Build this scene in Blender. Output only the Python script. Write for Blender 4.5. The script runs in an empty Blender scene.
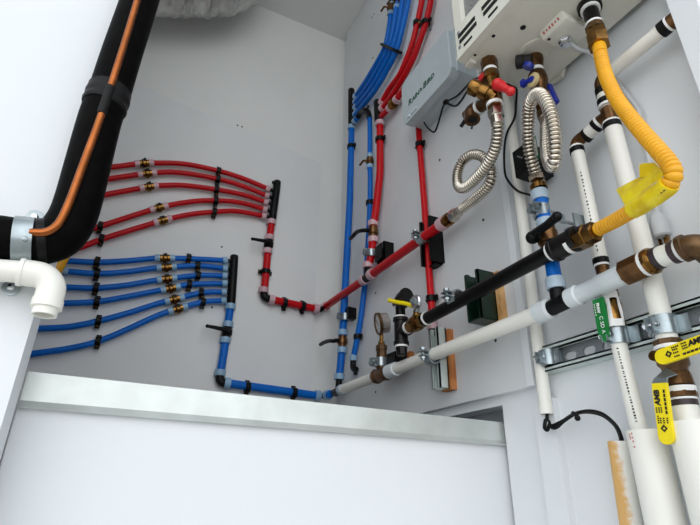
import bpy, bmesh, math, random
from mathutils import Vector, Matrix
random.seed(7)
SC = bpy.context.scene
COL = SC.collection
V = Vector
PI = math.pi

# ------------------------------------------------------------------ camera (calibrated from the photo)
FPX = 507.365
yaw, pitch, roll = [math.radians(a) for a in (25.795, 25.184, 1.037)]
CAM = V((-0.64169, -1.41093, 0.0))
FW = V((math.sin(yaw)*math.cos(pitch), math.cos(yaw)*math.cos(pitch), math.sin(pitch)))
_r = V((math.cos(yaw), -math.sin(yaw), 0)); _u = _r.cross(FW)
RT = _r*math.cos(roll) + _u*math.sin(roll)
UP = _u*math.cos(roll) - _r*math.sin(roll)
def ray(px, py): return FW*FPX + RT*(px-350) + UP*(262.5-py)
def W(px, py, o=0.0):            # measured point standing o metres off the right wall (x = 0)
    q = ray(px, py); return CAM + q*((-o-CAM.x)/q.x)
def K(px, py, o=0.0):            # measured point standing o metres off the back wall (y = 0)
    q = ray(px, py); return CAM + q*((-o-CAM.y)/q.y)
X, Y, Z = V((1,0,0)), V((0,1,0)), V((0,0,1))
IN = V((-1,0,0))                 # out of the right wall
FR = V((0,-1,0))                 # out of the back wall

# ------------------------------------------------------------------ materials
def srgb(r, g, b):
    f = lambda c: ((c/255)/12.92 if c/255 <= .04045 else ((c/255+.055)/1.055)**2.4)
    return (f(r), f(g), f(b), 1)
def mat(name, col, rough=.5, metal=0, var=.06, scale=40, bump=0, bscale=200, trans=0, coat=0, spec=.5, col2=None, lo=.4, hi=.62):
    m = bpy.data.materials.new(name); m.use_nodes = True
    n, l = m.node_tree.nodes, m.node_tree.links
    b = n['Principled BSDF']
    b.inputs['Roughness'].default_value = rough; b.inputs['Metallic'].default_value = metal
    b.inputs['Transmission Weight'].default_value = trans; b.inputs['Coat Weight'].default_value = coat
    b.inputs['Specular IOR Level'].default_value = spec
    tc = n.new('ShaderNodeTexCoord'); nz = n.new('ShaderNodeTexNoise'); nz.inputs['Scale'].default_value = scale
    nz.inputs['Detail'].default_value = 4
    l.new(tc.outputs['Object'], nz.inputs['Vector'])
    rp = n.new('ShaderNodeValToRGB'); e = rp.color_ramp.elements
    c = srgb(*col)
    e[0].color = tuple(max(0, x*(1-var)) for x in c[:3])+(1,); e[1].color = tuple(min(1, x*(1+var)) for x in c[:3])+(1,)
    if col2: e[1].color = srgb(*col2)
    e[0].position = lo; e[1].position = hi
    l.new(nz.outputs['Fac'], rp.inputs['Fac']); l.new(rp.outputs['Color'], b.inputs['Base Color'])
    if bump:
        n2 = n.new('ShaderNodeTexNoise'); n2.inputs['Scale'].default_value = bscale
        l.new(tc.outputs['Object'], n2.inputs['Vector'])
        bp = n.new('ShaderNodeBump'); bp.inputs['Strength'].default_value = bump; bp.inputs['Distance'].default_value = .002
        l.new(n2.outputs['Fac'], bp.inputs['Height']); l.new(bp.outputs['Normal'], b.inputs['Normal'])
    return m
M = dict(
 paint = mat('white_paint', (224,227,230), .55, var=.015, scale=3, bump=.08, bscale=120),
 paint_in = mat('interior_white_paint', (227,227,225), .6, var=.02, scale=3, bump=.08, bscale=120),
 board = mat('painted_board', (214,216,218), .55, var=.03, scale=5, bump=.12, bscale=160),
 boardb = mat('painted_back_board', (223,224,224), .55, var=.025, scale=4, bump=.1, bscale=160),
 ground = mat('pale_concrete', (196,192,184), .9, var=.08, scale=6, bump=.2, bscale=60),
 shade_web = mat('shade_and_web_grey', (150,156,160), .5, metal=.3, var=.06, scale=14),  # grey with the recess shade painted in; also colours the rail web
 blue = mat('blue_pex', (6,100,192), .36, var=.03, spec=.22),
 red = mat('red_pex', (188,10,22), .36, var=.03, spec=.22),
 black = mat('black_plastic', (8,8,9), .42, var=.1, spec=.2),
 rubber = mat('black_foam', (9,8,8), .5, var=.25, scale=60, bump=.25, bscale=120, spec=.03),
 tape = mat('black_tape', (16,15,15), .5, var=.15, scale=50, bump=.3, bscale=60, spec=.2),
 iron = mat('black_iron', (18,15,14), .36, metal=0, var=.25, scale=70, bump=.2, bscale=180, spec=.25),
 gas = mat('black_pipe_coating', (7,6,6), .36, var=.2, scale=60, spec=.2),
 brass = mat('brass', (132,96,50), .24, metal=1, var=.3, scale=70, bump=.05),
 bronze = mat('bronze', (106,76,48), .34, metal=.9, var=.25, scale=60, bump=.15, bscale=160),
 oldbr = mat('dark_bronze', (98,74,50), .42, metal=.75, var=.25, scale=60, bump=.15, bscale=160),
 copper = mat('copper', (160,92,50), .28, metal=1, var=.15, scale=30),
 steel = mat('stainless', (206,198,186), .18, metal=1, var=.05, scale=40),
 galv = mat('galvanised', (160,170,174), .3, metal=.75, var=.15, scale=34),
 rail = mat('zinc_rail', (204,216,212), .45, metal=.3, var=.06, scale=30),
 sheet = mat('galvanised_sheet', (206,211,208), .4, metal=.55, var=.05, scale=22, bump=.05, bscale=60),
 chrome = mat('chrome', (220,222,226), .12, metal=1, var=.02),
 ringb = mat('pale_blue_ring', (150,186,214), .35, var=.06, trans=.15),
 ringr = mat('pale_pink_ring', (214,178,186), .35, var=.06, trans=.15),
 ringg = mat('clear_grey_fitting', (176,194,208), .35, var=.05, trans=.1),
 pvc = mat('white_pvc', (236,234,226), .38, var=.02, scale=8),
 pvcg = mat('bluish_white_pvc', (212,218,220), .35, var=.03, scale=8),
 teflon = mat('white_tape', (240,240,238), .6, var=.03),
 yel = mat('yellow_flex_coating', (234,168,12), .35, var=.05),
 yelh = mat('yellow_vinyl', (244,220,10), .4, var=.05),
 tag = mat('yellow_tag_film', (240,204,10), .3, var=.12, scale=40, bump=.35, bscale=70, col2=(250,226,30)),
 heat = mat('heater_enamel', (222,220,208), .42, var=.015),
 dark = mat('dark_opening', (10,10,10), .8, var=.05),
 grille = mat('grey_mesh', (140,140,140), .6, metal=.4, var=.3, scale=300),
 timer = mat('grey_timer_plastic', (186,196,200), .45, var=.02),
 timer2 = mat('light_timer_edge', (204,216,222), .35, var=.02),
 ink = mat('black_ink', (22,20,20), .7, var=.05),
 inkg = mat('dark_green_ink', (14,76,56), .6, var=.05),
 inkr = mat('red_ink', (196,92,84), .7, var=.05),
 green = mat('green_vinyl', (12,120,52), .4, var=.06),
 dgreen = mat('dark_green_coating', (12,40,26), .32, var=.15),
 wood = mat('raw_wood', (214,160,98), .65, var=.14, scale=30, col2=(228,182,124)),
 wood2 = mat('orange_wood', (186,112,58), .65, var=.14, scale=30, col2=(206,136,78)),
 redh = mat('red_handle_paint', (206,30,36), .35, var=.04),
 blueh = mat('blue_handle_paint', (24,44,150), .35, var=.06),
 tan = mat('tan_plastic', (208,188,140), .45, var=.04),
 cord = mat('grey_cord', (196,198,202), .45, var=.03),
 paper = mat('white_paper_tag', (236,236,234), .6, var=.03),
 foil = mat('foil_duct', (196,196,192), .34, metal=.6, var=.08, scale=40, bump=.5, bscale=50),
 dial = mat('white_dial', (224,222,218), .4, var=.02),
 glass = mat('gauge_casing', (176,172,168), .25, metal=.5, var=.1),
 purple = mat('dark_primer', (52,38,42), .5, var=.15),
)
# stained pvc: the stain has its own uneven edge
m = bpy.data.materials.new('stained_pvc'); m.use_nodes = True
n, l = m.node_tree.nodes, m.node_tree.links; b = n['Principled BSDF']; b.inputs['Roughness'].default_value = .5
tc = n.new('ShaderNodeTexCoord'); sp = n.new('ShaderNodeSeparateXYZ'); nz = n.new('ShaderNodeTexNoise'); nz.inputs['Scale'].default_value = 160; nz.inputs['Detail'].default_value = 5
ad = n.new('ShaderNodeMath'); ad.operation = 'MULTIPLY_ADD'; ad.inputs[1].default_value = .016
l.new(tc.outputs['Object'], sp.inputs[0]); l.new(tc.outputs['Object'], nz.inputs['Vector'])
sb = n.new('ShaderNodeMath'); sb.operation = 'MULTIPLY_ADD'; sb.inputs[1].default_value = .75
l.new(sp.outputs['Y'], sb.inputs[0]); 
mx = n.new('ShaderNodeMath'); mx.operation = 'MULTIPLY_ADD'; mx.inputs[1].default_value = -.55
l.new(sp.outputs['X'], mx.inputs[0]); mx.inputs[2].default_value = 0
l.new(mx.outputs[0], sb.inputs[2])
l.new(nz.outputs['Fac'], ad.inputs[0]); l.new(sb.outputs[0], ad.inputs[2])
rp = n.new('ShaderNodeValToRGB'); e = rp.color_ramp.elements
e[0].position = .0035; e[0].color = srgb(240,238,230); e[1].position = .0095; e[1].color = srgb(218,170,100)
l.new(ad.outputs[0], rp.inputs[0]); l.new(rp.outputs[0], b.inputs['Base Color']); M['stain'] = m

# ------------------------------------------------------------------ mesh helpers
def frame(d):
    d = d.normalized(); a = Z if abs(d.z) < .9 else X
    u = d.cross(a).normalized(); return u, d.cross(u).normalized(), d
def smooth(pts, n=8):
    p = [V(q) for q in pts]; P = [p[0]*2-p[1]] + p + [p[-1]*2-p[-2]]; out = []
    for i in range(1, len(P)-2):
        a, b, c, d = P[i-1:i+3]
        for k in range(n):
            t = k/n
            out.append(.5*((2*b)+(c-a)*t+(2*a-5*b+4*c-d)*t*t+(3*b-a-3*c+d)*t**3))
    return out+[p[-1]]
def resample(pts, step):
    out = [pts[0].copy()]; acc = 0
    for a, b in zip(pts, pts[1:]):
        L = (b-a).length
        while acc+L >= step:
            t = (step-acc)/L; a = a.lerp(b, t); out.append(a.copy()); L = (b-a).length; acc = 0
        acc += L
    return out
def arc_corner(a, c, b, r, n=8):     # rounded corner a-c-b with bend radius r
    d1, d2 = (a-c).normalized(), (b-c).normalized()
    h = d1.angle(d2)/2; t = r/math.tan(h); ctr = c+(d1+d2).normalized()*(r/math.sin(h))
    p1, p2 = c+d1*t-ctr, c+d2*t-ctr
    return [ctr+p1.slerp(p2, k/n, p1) if False else ctr+((p1*(1-k/n)+p2*(k/n)).normalized()*r) for k in range(n+1)]
class MB:
    def __init__(s): s.b = bmesh.new()
    def face(s, vs):
        try: return s.b.faces.new(vs)
        except ValueError: return None
    def rings(s, rr, cap=True, closed=False):
        R = [[s.b.verts.new(p) for p in r] for r in rr]; n = len(R[0])
        for i in range(len(R)-(0 if closed else 1)):
            A, B = R[i], R[(i+1) % len(R)]
            for k in range(n): s.face((A[k], A[(k+1) % n], B[(k+1) % n], B[k]))
        if cap and not closed: s.face(R[0][::-1]); s.face(R[-1])
        return s
    def tube(s, pts, r, seg=12, cap=True):
        pts = [V(p) for p in pts]; t = []
        for i in range(len(pts)):
            d = pts[min(i+1, len(pts)-1)]-pts[max(i-1, 0)]; t.append(d.normalized())
        u = frame(t[0])[0]; rr = []
        for i, p in enumerate(pts):
            if i: u = t[i-1].rotation_difference(t[i]) @ u
            u = (u-t[i]*u.dot(t[i])).normalized(); v = t[i].cross(u)
            q = r[i] if isinstance(r, (list, tuple)) else r
            rr.append([p+(u*math.cos(2*PI*k/seg)+v*math.sin(2*PI*k/seg))*q for k in range(seg)])
        return s.rings(rr, cap)
    def curve(s, pts, r, seg=12, n=8): return s.tube(smooth(pts, n), r, seg)
    def flex(s, pts, r, amp, pitch, seg=14, per=5):
        q = resample(smooth(pts, 24), pitch/per)
        return s.tube(q, [r-2*amp*(1-abs(math.sin(PI*i/per))**.55) for i in range(len(q))], seg)
    def lathe(s, p, d, prof, seg=18, rot=0):
        u, v, d = frame(V(d)); p = V(p)
        return s.rings([[p+d*t+(u*math.cos(2*PI*k/seg+rot)+v*math.sin(2*PI*k/seg+rot))*max(q, 1e-5) for k in range(seg)] for t, q in prof])
    def cyl(s, a, b, r, seg=16):
        a, b = V(a), V(b); return s.lathe(a, b-a, [(0, r), ((b-a).length, r)], seg)
    def tubering(s, a, b, r, ri, seg=20):      # open pipe end / band with a wall thickness
        a, b = V(a), V(b); u, v, d = frame(b-a)
        c = lambda p, q: [p+(u*math.cos(2*PI*k/seg)+v*math.sin(2*PI*k/seg))*q for k in range(seg)]
        return s.rings([c(a, ri), c(a, r), c(b, r), c(b, ri)], closed=True)
    def box(s, c, sx, sy, sz, ax=X, ay=Y, az=Z):
        c = V(c); v = [s.b.verts.new(c+ax*(sx/2*i)+ay*(sy/2*j)+az*(sz/2*k)) for i in (-1, 1) for j in (-1, 1) for k in (-1, 1)]
        for f in ((0,1,3,2),(4,6,7,5),(0,4,5,1),(2,3,7,6),(0,2,6,4),(1,5,7,3)): s.face([v[i] for i in f])
        return s
    def span(s, a, b): a, b = V(a), V(b); d = b-a; return s.box((a+b)/2, abs(d.x), abs(d.y), abs(d.z))
    def prism(s, pts, d):
        a = [s.b.verts.new(V(p)) for p in pts]; b = [s.b.verts.new(V(p)+V(d)) for p in pts]; n = len(a)
        s.face(a[::-1]); s.face(b)
        for i in range(n): s.face((a[i], a[(i+1) % n], b[(i+1) % n], b[i]))
        return s
    def ball(s, c, r, sc=(1,1,1)):
        bmesh.ops.create_uvsphere(s.b, u_segments=14, v_segments=9, radius=r, matrix=Matrix.Translation(V(c)) @ Matrix.Diagonal((*sc, 1))); return s
    def text(s, body, size, org, ax, ay, ext=.0003, shear=0, ofs=0):
        cu = bpy.data.curves.new('t', 'FONT'); cu.body = body; cu.size = size; cu.extrude = ext; cu.shear = shear; cu.offset = ofs; cu.resolution_u = 3
        o = bpy.data.objects.new('t', cu); COL.objects.link(o)
        me = bpy.data.meshes.new_from_object(o.evaluated_get(bpy.context.evaluated_depsgraph_get()))
        az = ax.cross(ay); vs = [s.b.verts.new(V(org)+ax*v.co.x+ay*v.co.y+az*v.co.z) for v in me.vertices]
        for f in me.polygons: s.face([vs[i] for i in f.vertices])
        w = max(v.co.x for v in me.vertices)
        bpy.data.objects.remove(o); bpy.data.curves.remove(cu); bpy.data.meshes.remove(me)
        return w
    def build(s, name, material, parent=None, bevel=0, flat=False):
        if bevel:
            es = [e for e in s.b.edges if len(e.link_faces) == 2 and e.calc_face_angle(0) > .6]
            bmesh.ops.bevel(s.b, geom=es, offset=bevel, segments=2, profile=.5, affect='EDGES')
        bmesh.ops.recalc_face_normals(s.b, faces=s.b.faces)
        for f in s.b.faces: f.smooth = not flat
        for e in s.b.edges:
            if len(e.link_faces) == 2 and e.calc_face_angle(0) > .7: e.smooth = False
        base = V((0,0,0))
        if parent is not None:
            q = parent
            while q.parent: q = q.parent
            base = q.location.copy()
        else:
            base = sum((v.co for v in s.b.verts), V((0,0,0)))/max(1, len(s.b.verts))
        bmesh.ops.translate(s.b, verts=s.b.verts, vec=-base)
        me = bpy.data.meshes.new(name); s.b.to_mesh(me); s.b.free(); me.materials.append(M[material] if isinstance(material, str) else material)
        o = bpy.data.objects.new(name, me); COL.objects.link(o)
        if parent is not None: o.parent = parent
        else: o.location = base
        return o
def tag(o, label, cat, group=None):
    o['label'] = label; o['category'] = cat
    if group: o['group'] = group
    return o
def thing(name, label, cat, loc, group=None):
    o = bpy.data.objects.new(name, None); COL.objects.link(o); o.location = V(loc); o.empty_display_size = .02
    return tag(o, label, cat, group)
def struct(o): o['kind'] = 'structure'; return o
def P(parent, name, material, label=None):        # small sugar: a builder bound to its thing
    class B(MB):
        def done(s, **k):
            o = s.build(name, material, parent, **k)
            if label: o['label'] = label
            return o
    return B()
def ring(parent, p, d, r, material, L=.016, name='crimp_ring'):
    d = V(d).normalized(); p = V(p)
    return P(parent, name, material).lathe(p-d*L/2, d, [(0, r*.96), (0, r*1.32), (L*.25, r*1.36), (L*.75, r*1.36), (L, r*1.32), (L, r*.96)]).done()

# ------------------------------------------------------------------ setting
CZ = 1.764
struct(MB().span((-1.75,0,-1.0), (.12,.05,CZ+.05)).build('wall_back', 'paint_in'))
wr = MB(); wr.span((0,-.7085,.157), (.06,0,CZ+.05)); wr.span((0,-1.2,-1.0), (.06,-.7085,CZ+.05)); struct(wr.build('wall_right', 'paint'))
struct(MB().span((.035,-.7085,-1.0), (.06,0,.157)).build('recess_shade_sheet', 'shade_web'))  # darker grey sheet painting the shade low on the wall behind the front panel
struct(MB().span((-1.75,-1.2,CZ), (.12,.05,CZ+.05)).build('ceiling', 'paint_in'))
struct(MB().span((-4,-.78,-1.0), (-.722,-.715,CZ+.05)).build('wall_left', 'paint', bevel=.002))
struct(MB().span((-1.16,-.715,-1.0), (-1.12,0,CZ)).build('wall_side', 'paint_in'))
struct(MB().span((-.722,-.6985,-1.0), (.0345,-.68,.127)).build('wall_front', 'paint'))
struct(MB().span((-.045,-1.2,-1.0), (3,-1.168,CZ+.05)).build('trim_2', 'paint', bevel=.002))
struct(MB().span((-1.12,-.68,-1.0), (0,0,-.98)).build('floor', 'ground'))
struct(MB().span((-6,-7,-1.12), (6,.05,-1.0)).build('floor_outside', 'ground'))
# painted batten below the conduit
struct(MB().span((-.012,-.832,-.6), (0,-.792,.15)).build('trim_3', 'paint', bevel=.002))

# backing boards
b = MB(); b.span((-.014,-.79,.173), (0,-.042,CZ-.002))
tag(b.build('backing_board', 'board', bevel=.0015), 'tall grey-white painted board on the right wall behind the pipes', 'board')
b = MB(); b.prism([(-1.1,-.0006,-.3),(-.085,-.0006,-.3),(-.085,-.0006,1.10),(-.718,-.0006,1.189),(-1.1,-.0006,1.245)], (0,-.008,0))
tag(b.build('backing_board', 'boardb', bevel=.001), 'grey-white painted board on the back wall behind the tube fans', 'board')
b = MB(); b.span((-.018,-.806,.1735), (0,-.7905,CZ-.002))
tag(b.build('edge_batten', 'paint', bevel=.001), 'narrow white batten along the near edge of the right board', 'batten')

# galvanised flashing over the low front panel
yf = -.70
t = thing('flashing', 'galvanised metal flashing strip capping the low white front panel', 'flashing', (-.36,yf,.11))
b = P(t, 'face', 'sheet'); b.prism([(-.7215,yf,.1),(-.7215,yf,.1325),(.004,yf,.128),(.004,yf,.098)], (0,-.0015,0)).done()
b = P(t, 'lip', 'sheet'); b.prism([(-.7215,yf,.1),(.004,yf,.098),(.004,yf-.006,.0895),(-.7215,yf-.007,.0905)], (0,-.0012,.0004)).done()
b = P(t, 'top_flange', 'sheet'); b.prism([(-.7215,yf,.1325),(.004,yf,.128),(.004,yf+.03,.128),(-.7215,yf+.03,.1325)], (0,0,.0012)).done()

# dark screw heads
def screws(pts, fn, d, base, label, group):
    for q in pts:
        p = fn(*q, base); tag(MB().lathe(p, d, [(0,.0022),(.001,.0032),(.0018,.0022),(.0019,.0009),(.0012,.0008)], 8).build('screw', 'ink'), label, 'screw', group)
screws([(372,17.5),(374,14.3),(373,58),(431,30),(440,160),(483.5,220),(376,293),(449,294),(496,340.6),(376,392)], W, IN, .0142,
       'small dark screw head in the grey board on the right wall', 'screws of the right board')
screws([(221.7,247),(212,307.5),(237.5,125.5),(242,127)], K, FR, .0082, 'small dark screw head in the board on the back wall', 'screws of the back board')

# ------------------------------------------------------------------ the two tube fans on the back wall
O = .026
def K_(p): return K(p[0], p[1], O)
def inline_valve(root, p, d, r, rm):
    d = d.normalized(); out = FR
    v = P(root, 'valve', 'brass', 'small brass inline valve'); v.lathe(p-d*.014, d, [(0,r*.9),(0,r*1.3),(.007,r*1.3),(.008,r*1.1),(.01,r*1.75),(.018,r*1.75),(.02,r*1.1),(.021,r*1.3),(.028,r*1.3),(.028,r*.9)], 12)
    v = v.done()
    h = P(v, 'stem', 'black'); h.cyl(p+out*r*1.2+Z*r*.6, p+out*(r*1.2+.008)+Z*r*.6, .0042, 10); h.done()
    for s in (-1, 1): ring(root, p+d*s*.02, d, r, rm, .013)
def clip(pts, d, r, out, label, group, base=None, name='pipe_clip', span=None):
    """strap clip: an arched band over each tube, flange between, a brass nail"""
    d = d.normalized(); c = sum(pts, V())/len(pts)
    root = thing(name, label, 'clip', c, group)
    side = d.cross(out).normalized()
    if side.z < -.2: side = -side
    b = P(root, 'strap', 'black')
    for p in pts: b.tubering(p-d*.0068, p+d*.0068, r+.0036, r+.0002, 16)
    ext = sorted(pts, key=lambda q: q.dot(side))
    lo, hi = ext[0]-side*(r+.011), ext[-1]+side*(r+.009)
    cc = (lo+hi)/2; L = (hi-lo).length
    dep = O if base is None else base
    b.box(cc-out*(r*.55), .0125, L, .005, d, (hi-lo).normalized(), out)
    b.done(bevel=.0007)
    n = P(root, 'nail', 'brass'); q = lo+side*.005-out*(r*.4) if len(pts) == 1 else cc+out*(r*.2)
    n.lathe(q, out, [(0,.002),(.006,.0034),(.0085,.0012)], 8); n.done()
    return root

RD = [[(40,171),(80,168.5),(113.7,166.8),(134,164.3),(144,163.3),(155,163),(184.6,164),(219,171),(245,179.2),(269.5,189.5)],
      [(40,186),(80,181.5),(110,178.6),(147,173.6),(178,172.5),(219,179.3),(245,187),(268.5,196.5)],
      [(40,205),(80,199.6),(107,194.4),(148.7,186.9),(168.6,185.3),(187,185.7),(216.6,189.6),(245,195.3),(267.5,203)],
      [(40,244),(80,232.6),(100,226.4),(158.7,207.9),(191.4,201.7),(216.6,200.6),(241.7,202.9),(266.5,210)],
      [(30,262),(80,247.5),(103.4,238.7),(162.4,220.7),(191.4,214.3),(214.3,212),(237,211.3),(265.5,216.3)]]
RV = [(144,163.3),(147,173.6),(148.7,186.9),(158.7,207.9),(162.4,220.7)]
BL = [[(36,261),(65,261),(96,262.2),(125.7,261),(155,258.3),(164.7,258.2),(191,258.7),(227,260.6)],
      [(62,271),(68,271.5),(96,273.6),(125.7,272),(150.9,268.6),(166.3,267.4),(198,265.8),(227,268.6)],
      [(36,287),(65,287.3),(96,288),(125.7,285.3),(153,280.7),(166.7,278.9),(198.3,275.4),(226.5,276)],
      [(36,304),(64.7,303.3),(97,301.7),(128,296.5),(157.7,290.7),(170.4,288.5),(189,284.6),(226.4,283.4)],
      [(10,330),(35.4,328.7),(68.6,326.9),(98.3,321),(128,313),(157.7,303.5),(174.3,299.4),(202.9,292.6),(225.7,292)],
      [(5,359),(29.7,354.3),(68.6,348.6),(98.3,341.3),(128,329),(157.7,315.4),(177.7,309),(202.9,302),(225.3,300.6)]]
BV = [(164.7,258.2),(166.3,267.4),(166.7,278.9),(170.4,288.5),(174.3,299.4),(177.7,309)]
ORD = ['topmost', 'second', 'third', 'fourth', 'fifth', 'sixth']
def tubes(lines, valves, m, rm, colour, grp):
    for i, (ln, vv) in enumerate(zip(lines, valves)):
        pts = [K_(p) for p in ln]; p = K_(vv)
        root = thing('water_tube', ('lowest' if i == len(lines)-1 else ORD[i]+(' from the top' if i else ''))+' %s tube of the fan of %s tubes on the back wall' % (colour, 'five' if colour == 'red' else 'six'), 'pipe', p, grp)
        sp = smooth(pts, 10); j = min(range(len(sp)), key=lambda k: (sp[k]-p).length)
        d = sp[j+1]-sp[j-1]
        a = [q for q in sp[:j] if (q-p).length > .014] + [p-d.normalized()*.012]; c = [p+d.normalized()*.012]+[q for q in sp[j+1:] if (q-p).length > .014]
        P(root, 'tube', m).tube(a, .0079, 12).done(); P(root, 'tube', m).tube(c, .0079, 12).done()
        inline_valve(root, p, d, .0079, rm)
        e = sp[-1]; ring(root, e-(sp[-1]-sp[-3]).normalized()*.006, sp[-1]-sp[-3], .0079, rm, .014)
        if colour == 'blue' and i == 1: ring(root, pts[0]+X*.004, X, .0079, rm, .02)
tubes(RD, RV, 'red', 'ringr', 'red', 'red tubes fanning over the back wall')
tubes(BL, BV, 'blue', 'ringb', 'blue', 'blue tubes fanning over the back wall')
GC = 'black clips on the back wall tubes'
for (ps, lab) in (([(218.6,171),(218,179.2)], 'black double clip holding the two top red tubes'), ([(216.6,189.6),(216,200.6)], 'black double clip holding the third and fourth red tubes'),
                  ([(214.3,212)], 'black clip on the lowest red tube near its manifold'), ([(100.3,226.5)], 'black clip on the fourth red tube beside the black insulated pipe'), ([(101.5,239.3)], 'black clip on the lowest red tube beside the black insulated pipe'),
                  ([(97,262.1)], 'left black clip on the topmost blue tube'), ([(97,273.6)], 'left black clip on the second blue tube from the top'),
                  ([(96,288)], 'left black clip on the third blue tube from the top'), ([(97,301.7)], 'left black clip on the fourth blue tube from the top'),
                  ([(98.3,321)], 'black clip on the fifth blue tube from the top, far left of its valve'), ([(98,341.3)], 'black clip on the lowest blue tube, far left of its valve'),
                  ([(188.5,258.6)], 'right black clip on the topmost blue tube beyond its brass valve'), ([(197.6,265.8),(198,275.4)], 'black double clip holding the second and third blue tubes'),
                  ([(189.3,284.6)], 'right black clip on the fourth blue tube beyond its brass valve'), ([(201,293),(203,302)], 'black double clip holding the two lowest blue tubes')):
    pp = [K_(p) for p in ps]; clip(pp, X if ps[0][0] > 120 else X, .0079, FR, lab, GC)

def manifold(name, label, a, b, ports, out, toward, r=.0125):
    root = thing(name, label, 'manifold', b)
    d = (b-a).normalized(); L = (b-a).length
    P(root, 'body', 'black').lathe(a, d, [(0,r*.55),(.002,r*.9),(.006,r),(L-.004,r),(L,r*.9),(L,r*.5)], 16).done()
    for p in ports:
        q = a+d*((p-a).dot(d)); P(root, 'port', 'black').cyl(q, q+(p-q)*.9, .0062, 10).done()
    return root
a, c = K(277.5,181,O), K(272.2,220.5,O)
mf = manifold('manifold', 'black bar manifold gathering five red tubes on the back wall', a, c, [K_(l[-1]) for l in RD], FR, X)
P(mf, 'bleed_cap', 'black').cyl(a-Z*.008+FR*.004, K(272.7,182.6,O+.006), .006, 10).done()
a, c = K(234.4,255.2,O), K(231,304.5,O)
manifold('manifold', 'black bar manifold gathering six blue tubes on the back wall', a, c, [K_(l[-1]) for l in BL], FR, X)

# ------------------------------------------------------------------ feeds below the two manifolds
def line(root, m, pts, r, name='pipe', seg=16, n=6, sm=False):
    b = P(root, name, m); (b.curve(pts, r, seg, n) if sm else b.tube(pts, r, seg)); return b.done()
def elbow(root, a, c, b, r, m='black', name='elbow', rb=None, seg=16):
    a, c, b = V(a), V(c), V(b); rb = rb or r*1.15
    q = [a]+arc_corner(a, c, b, rb)+[b]
    return P(root, name, m).tube(q, r, seg).done()
def lever_valve(root, p, d, r, out, lever, m='black', hm='black'):
    d = d.normalized(); p = V(p)
    v = P(root, 'valve', m); v.lathe(p-d*.016, d, [(0,r*.8),(0,r*1.1),(.007,r*1.1),(.009,r*1.35),(.023,r*1.35),(.025,r*1.1),(.032,r*1.1),(.032,r*.8)], 16); v = v.done()
    h = P(v, 'lever_handle', hm); s = p+out*(r*1.3); h.cyl(p, s+out*.01, .006, 12)
    lv = [V(q) for q in lever]; 
    if len(lv) == 1: h.tube([s+out*.006, s.lerp(lv[0], .5)+out*.003, lv[0]], [.0062,.0055,.0045], 10); h.ball(lv[0], .0052)
    else: h.curve([s+out*.006]+lv, .0058, 10)
    h.done(); return v
R1 = .0112
root = thing('supply_pipe', 'red supply pipe with black lever valve dropping from the red manifold to the corner', 'pipe', K(263.5,298,O))
t0, t1, t2, t3 = K(271.8,222,O), K(268.6,244.6,O), K(263.6,298,O), K(318,309.3,O)
line(root, 'red', [t0, t1+(t0-t1).normalized()*.012], R1); line(root, 'red', [t1+(t2-t1).normalized()*.012, t2+Z*.02], R1); line(root, 'red', [t2+X*.02, t3], R1)
lever_valve(root, t1, Z, R1, FR, [K(252.6,239,.05)])
for p, d in ((K(271.3,222.5,O),Z),(K(269.3,238,O),Z),(K(267.4,251.5,O),Z),(K(263.5,290.5,O),Z),(K(271.3,299.7,O),X),(K(316,308.6,O),X)): ring(root, p, d, R1, 'ringr')
elbow(root, t2+Z*.02, t2, t2+X*.022, R1*1.05)
clip([K(265.8,272,O)], Z, R1, FR, 'black clip on the upright red supply pipe below its lever valve', GC)
clip([K(284.5,303,O)], X, R1, FR, 'left black clip on the level red supply pipe low on the back wall', GC)
clip([K(302.7,306.4,O)], X, R1, FR, 'right black clip on the level red supply pipe low on the back wall', GC)

root = thing('supply_pipe', 'blue supply pipe with black lever valve dropping from the blue manifold to the corner', 'pipe', K(219.3,382,O))
t0, t1, t2, t3 = K(230.5,306,O), K(226.9,332.3,O), K(219.2,382.3,O), K(318,395.8,O)
line(root, 'blue', [t0, t1+(t0-t1).normalized()*.012], R1); line(root, 'blue', [t1+(t2-t1).normalized()*.012, t2+Z*.02], R1); line(root, 'blue', [t2+X*.02, t3], R1)
lever_valve(root, t1, Z, R1, FR, [K(207.4,326,.05)])
for p, d in ((K(230.3,307,O),Z),(K(228,324.7,O),Z),(K(225,340.5,O),Z),(K(220,373,O),Z),(K(227,383.3,O),X),(K(317.5,395.5,O),X)): ring(root, p, d, R1, 'ringb')
elbow(root, t2+Z*.02, t2, t2+X*.022, R1*1.05)
clip([K(247.4,387.4,O)], X, R1, FR, 'left black clip on the level blue supply pipe', GC)
clip([K(293.8,392.8,O)], X, R1, FR, 'right black clip on the level blue supply pipe', GC)
# joint turning the corner
q1, q2 = t3, W(336.4,391.6,.048)
line(root, 'black', [q1, K(322,396,O), K(326,395.6,.035)], .0078, 'barb'); 
P(root, 'stub', 'blue').cyl(K(326.5,395.3,.03), K(330.5,394,.06), .0108).done(); ring(root, K(327.6,395.1,.036), q2-q1, .0108, 'ringb', .016)
elbow(root, K(330,394,.05), K(333,393,.045), q2, .0095, name='elbow', rb=.006)

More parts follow.
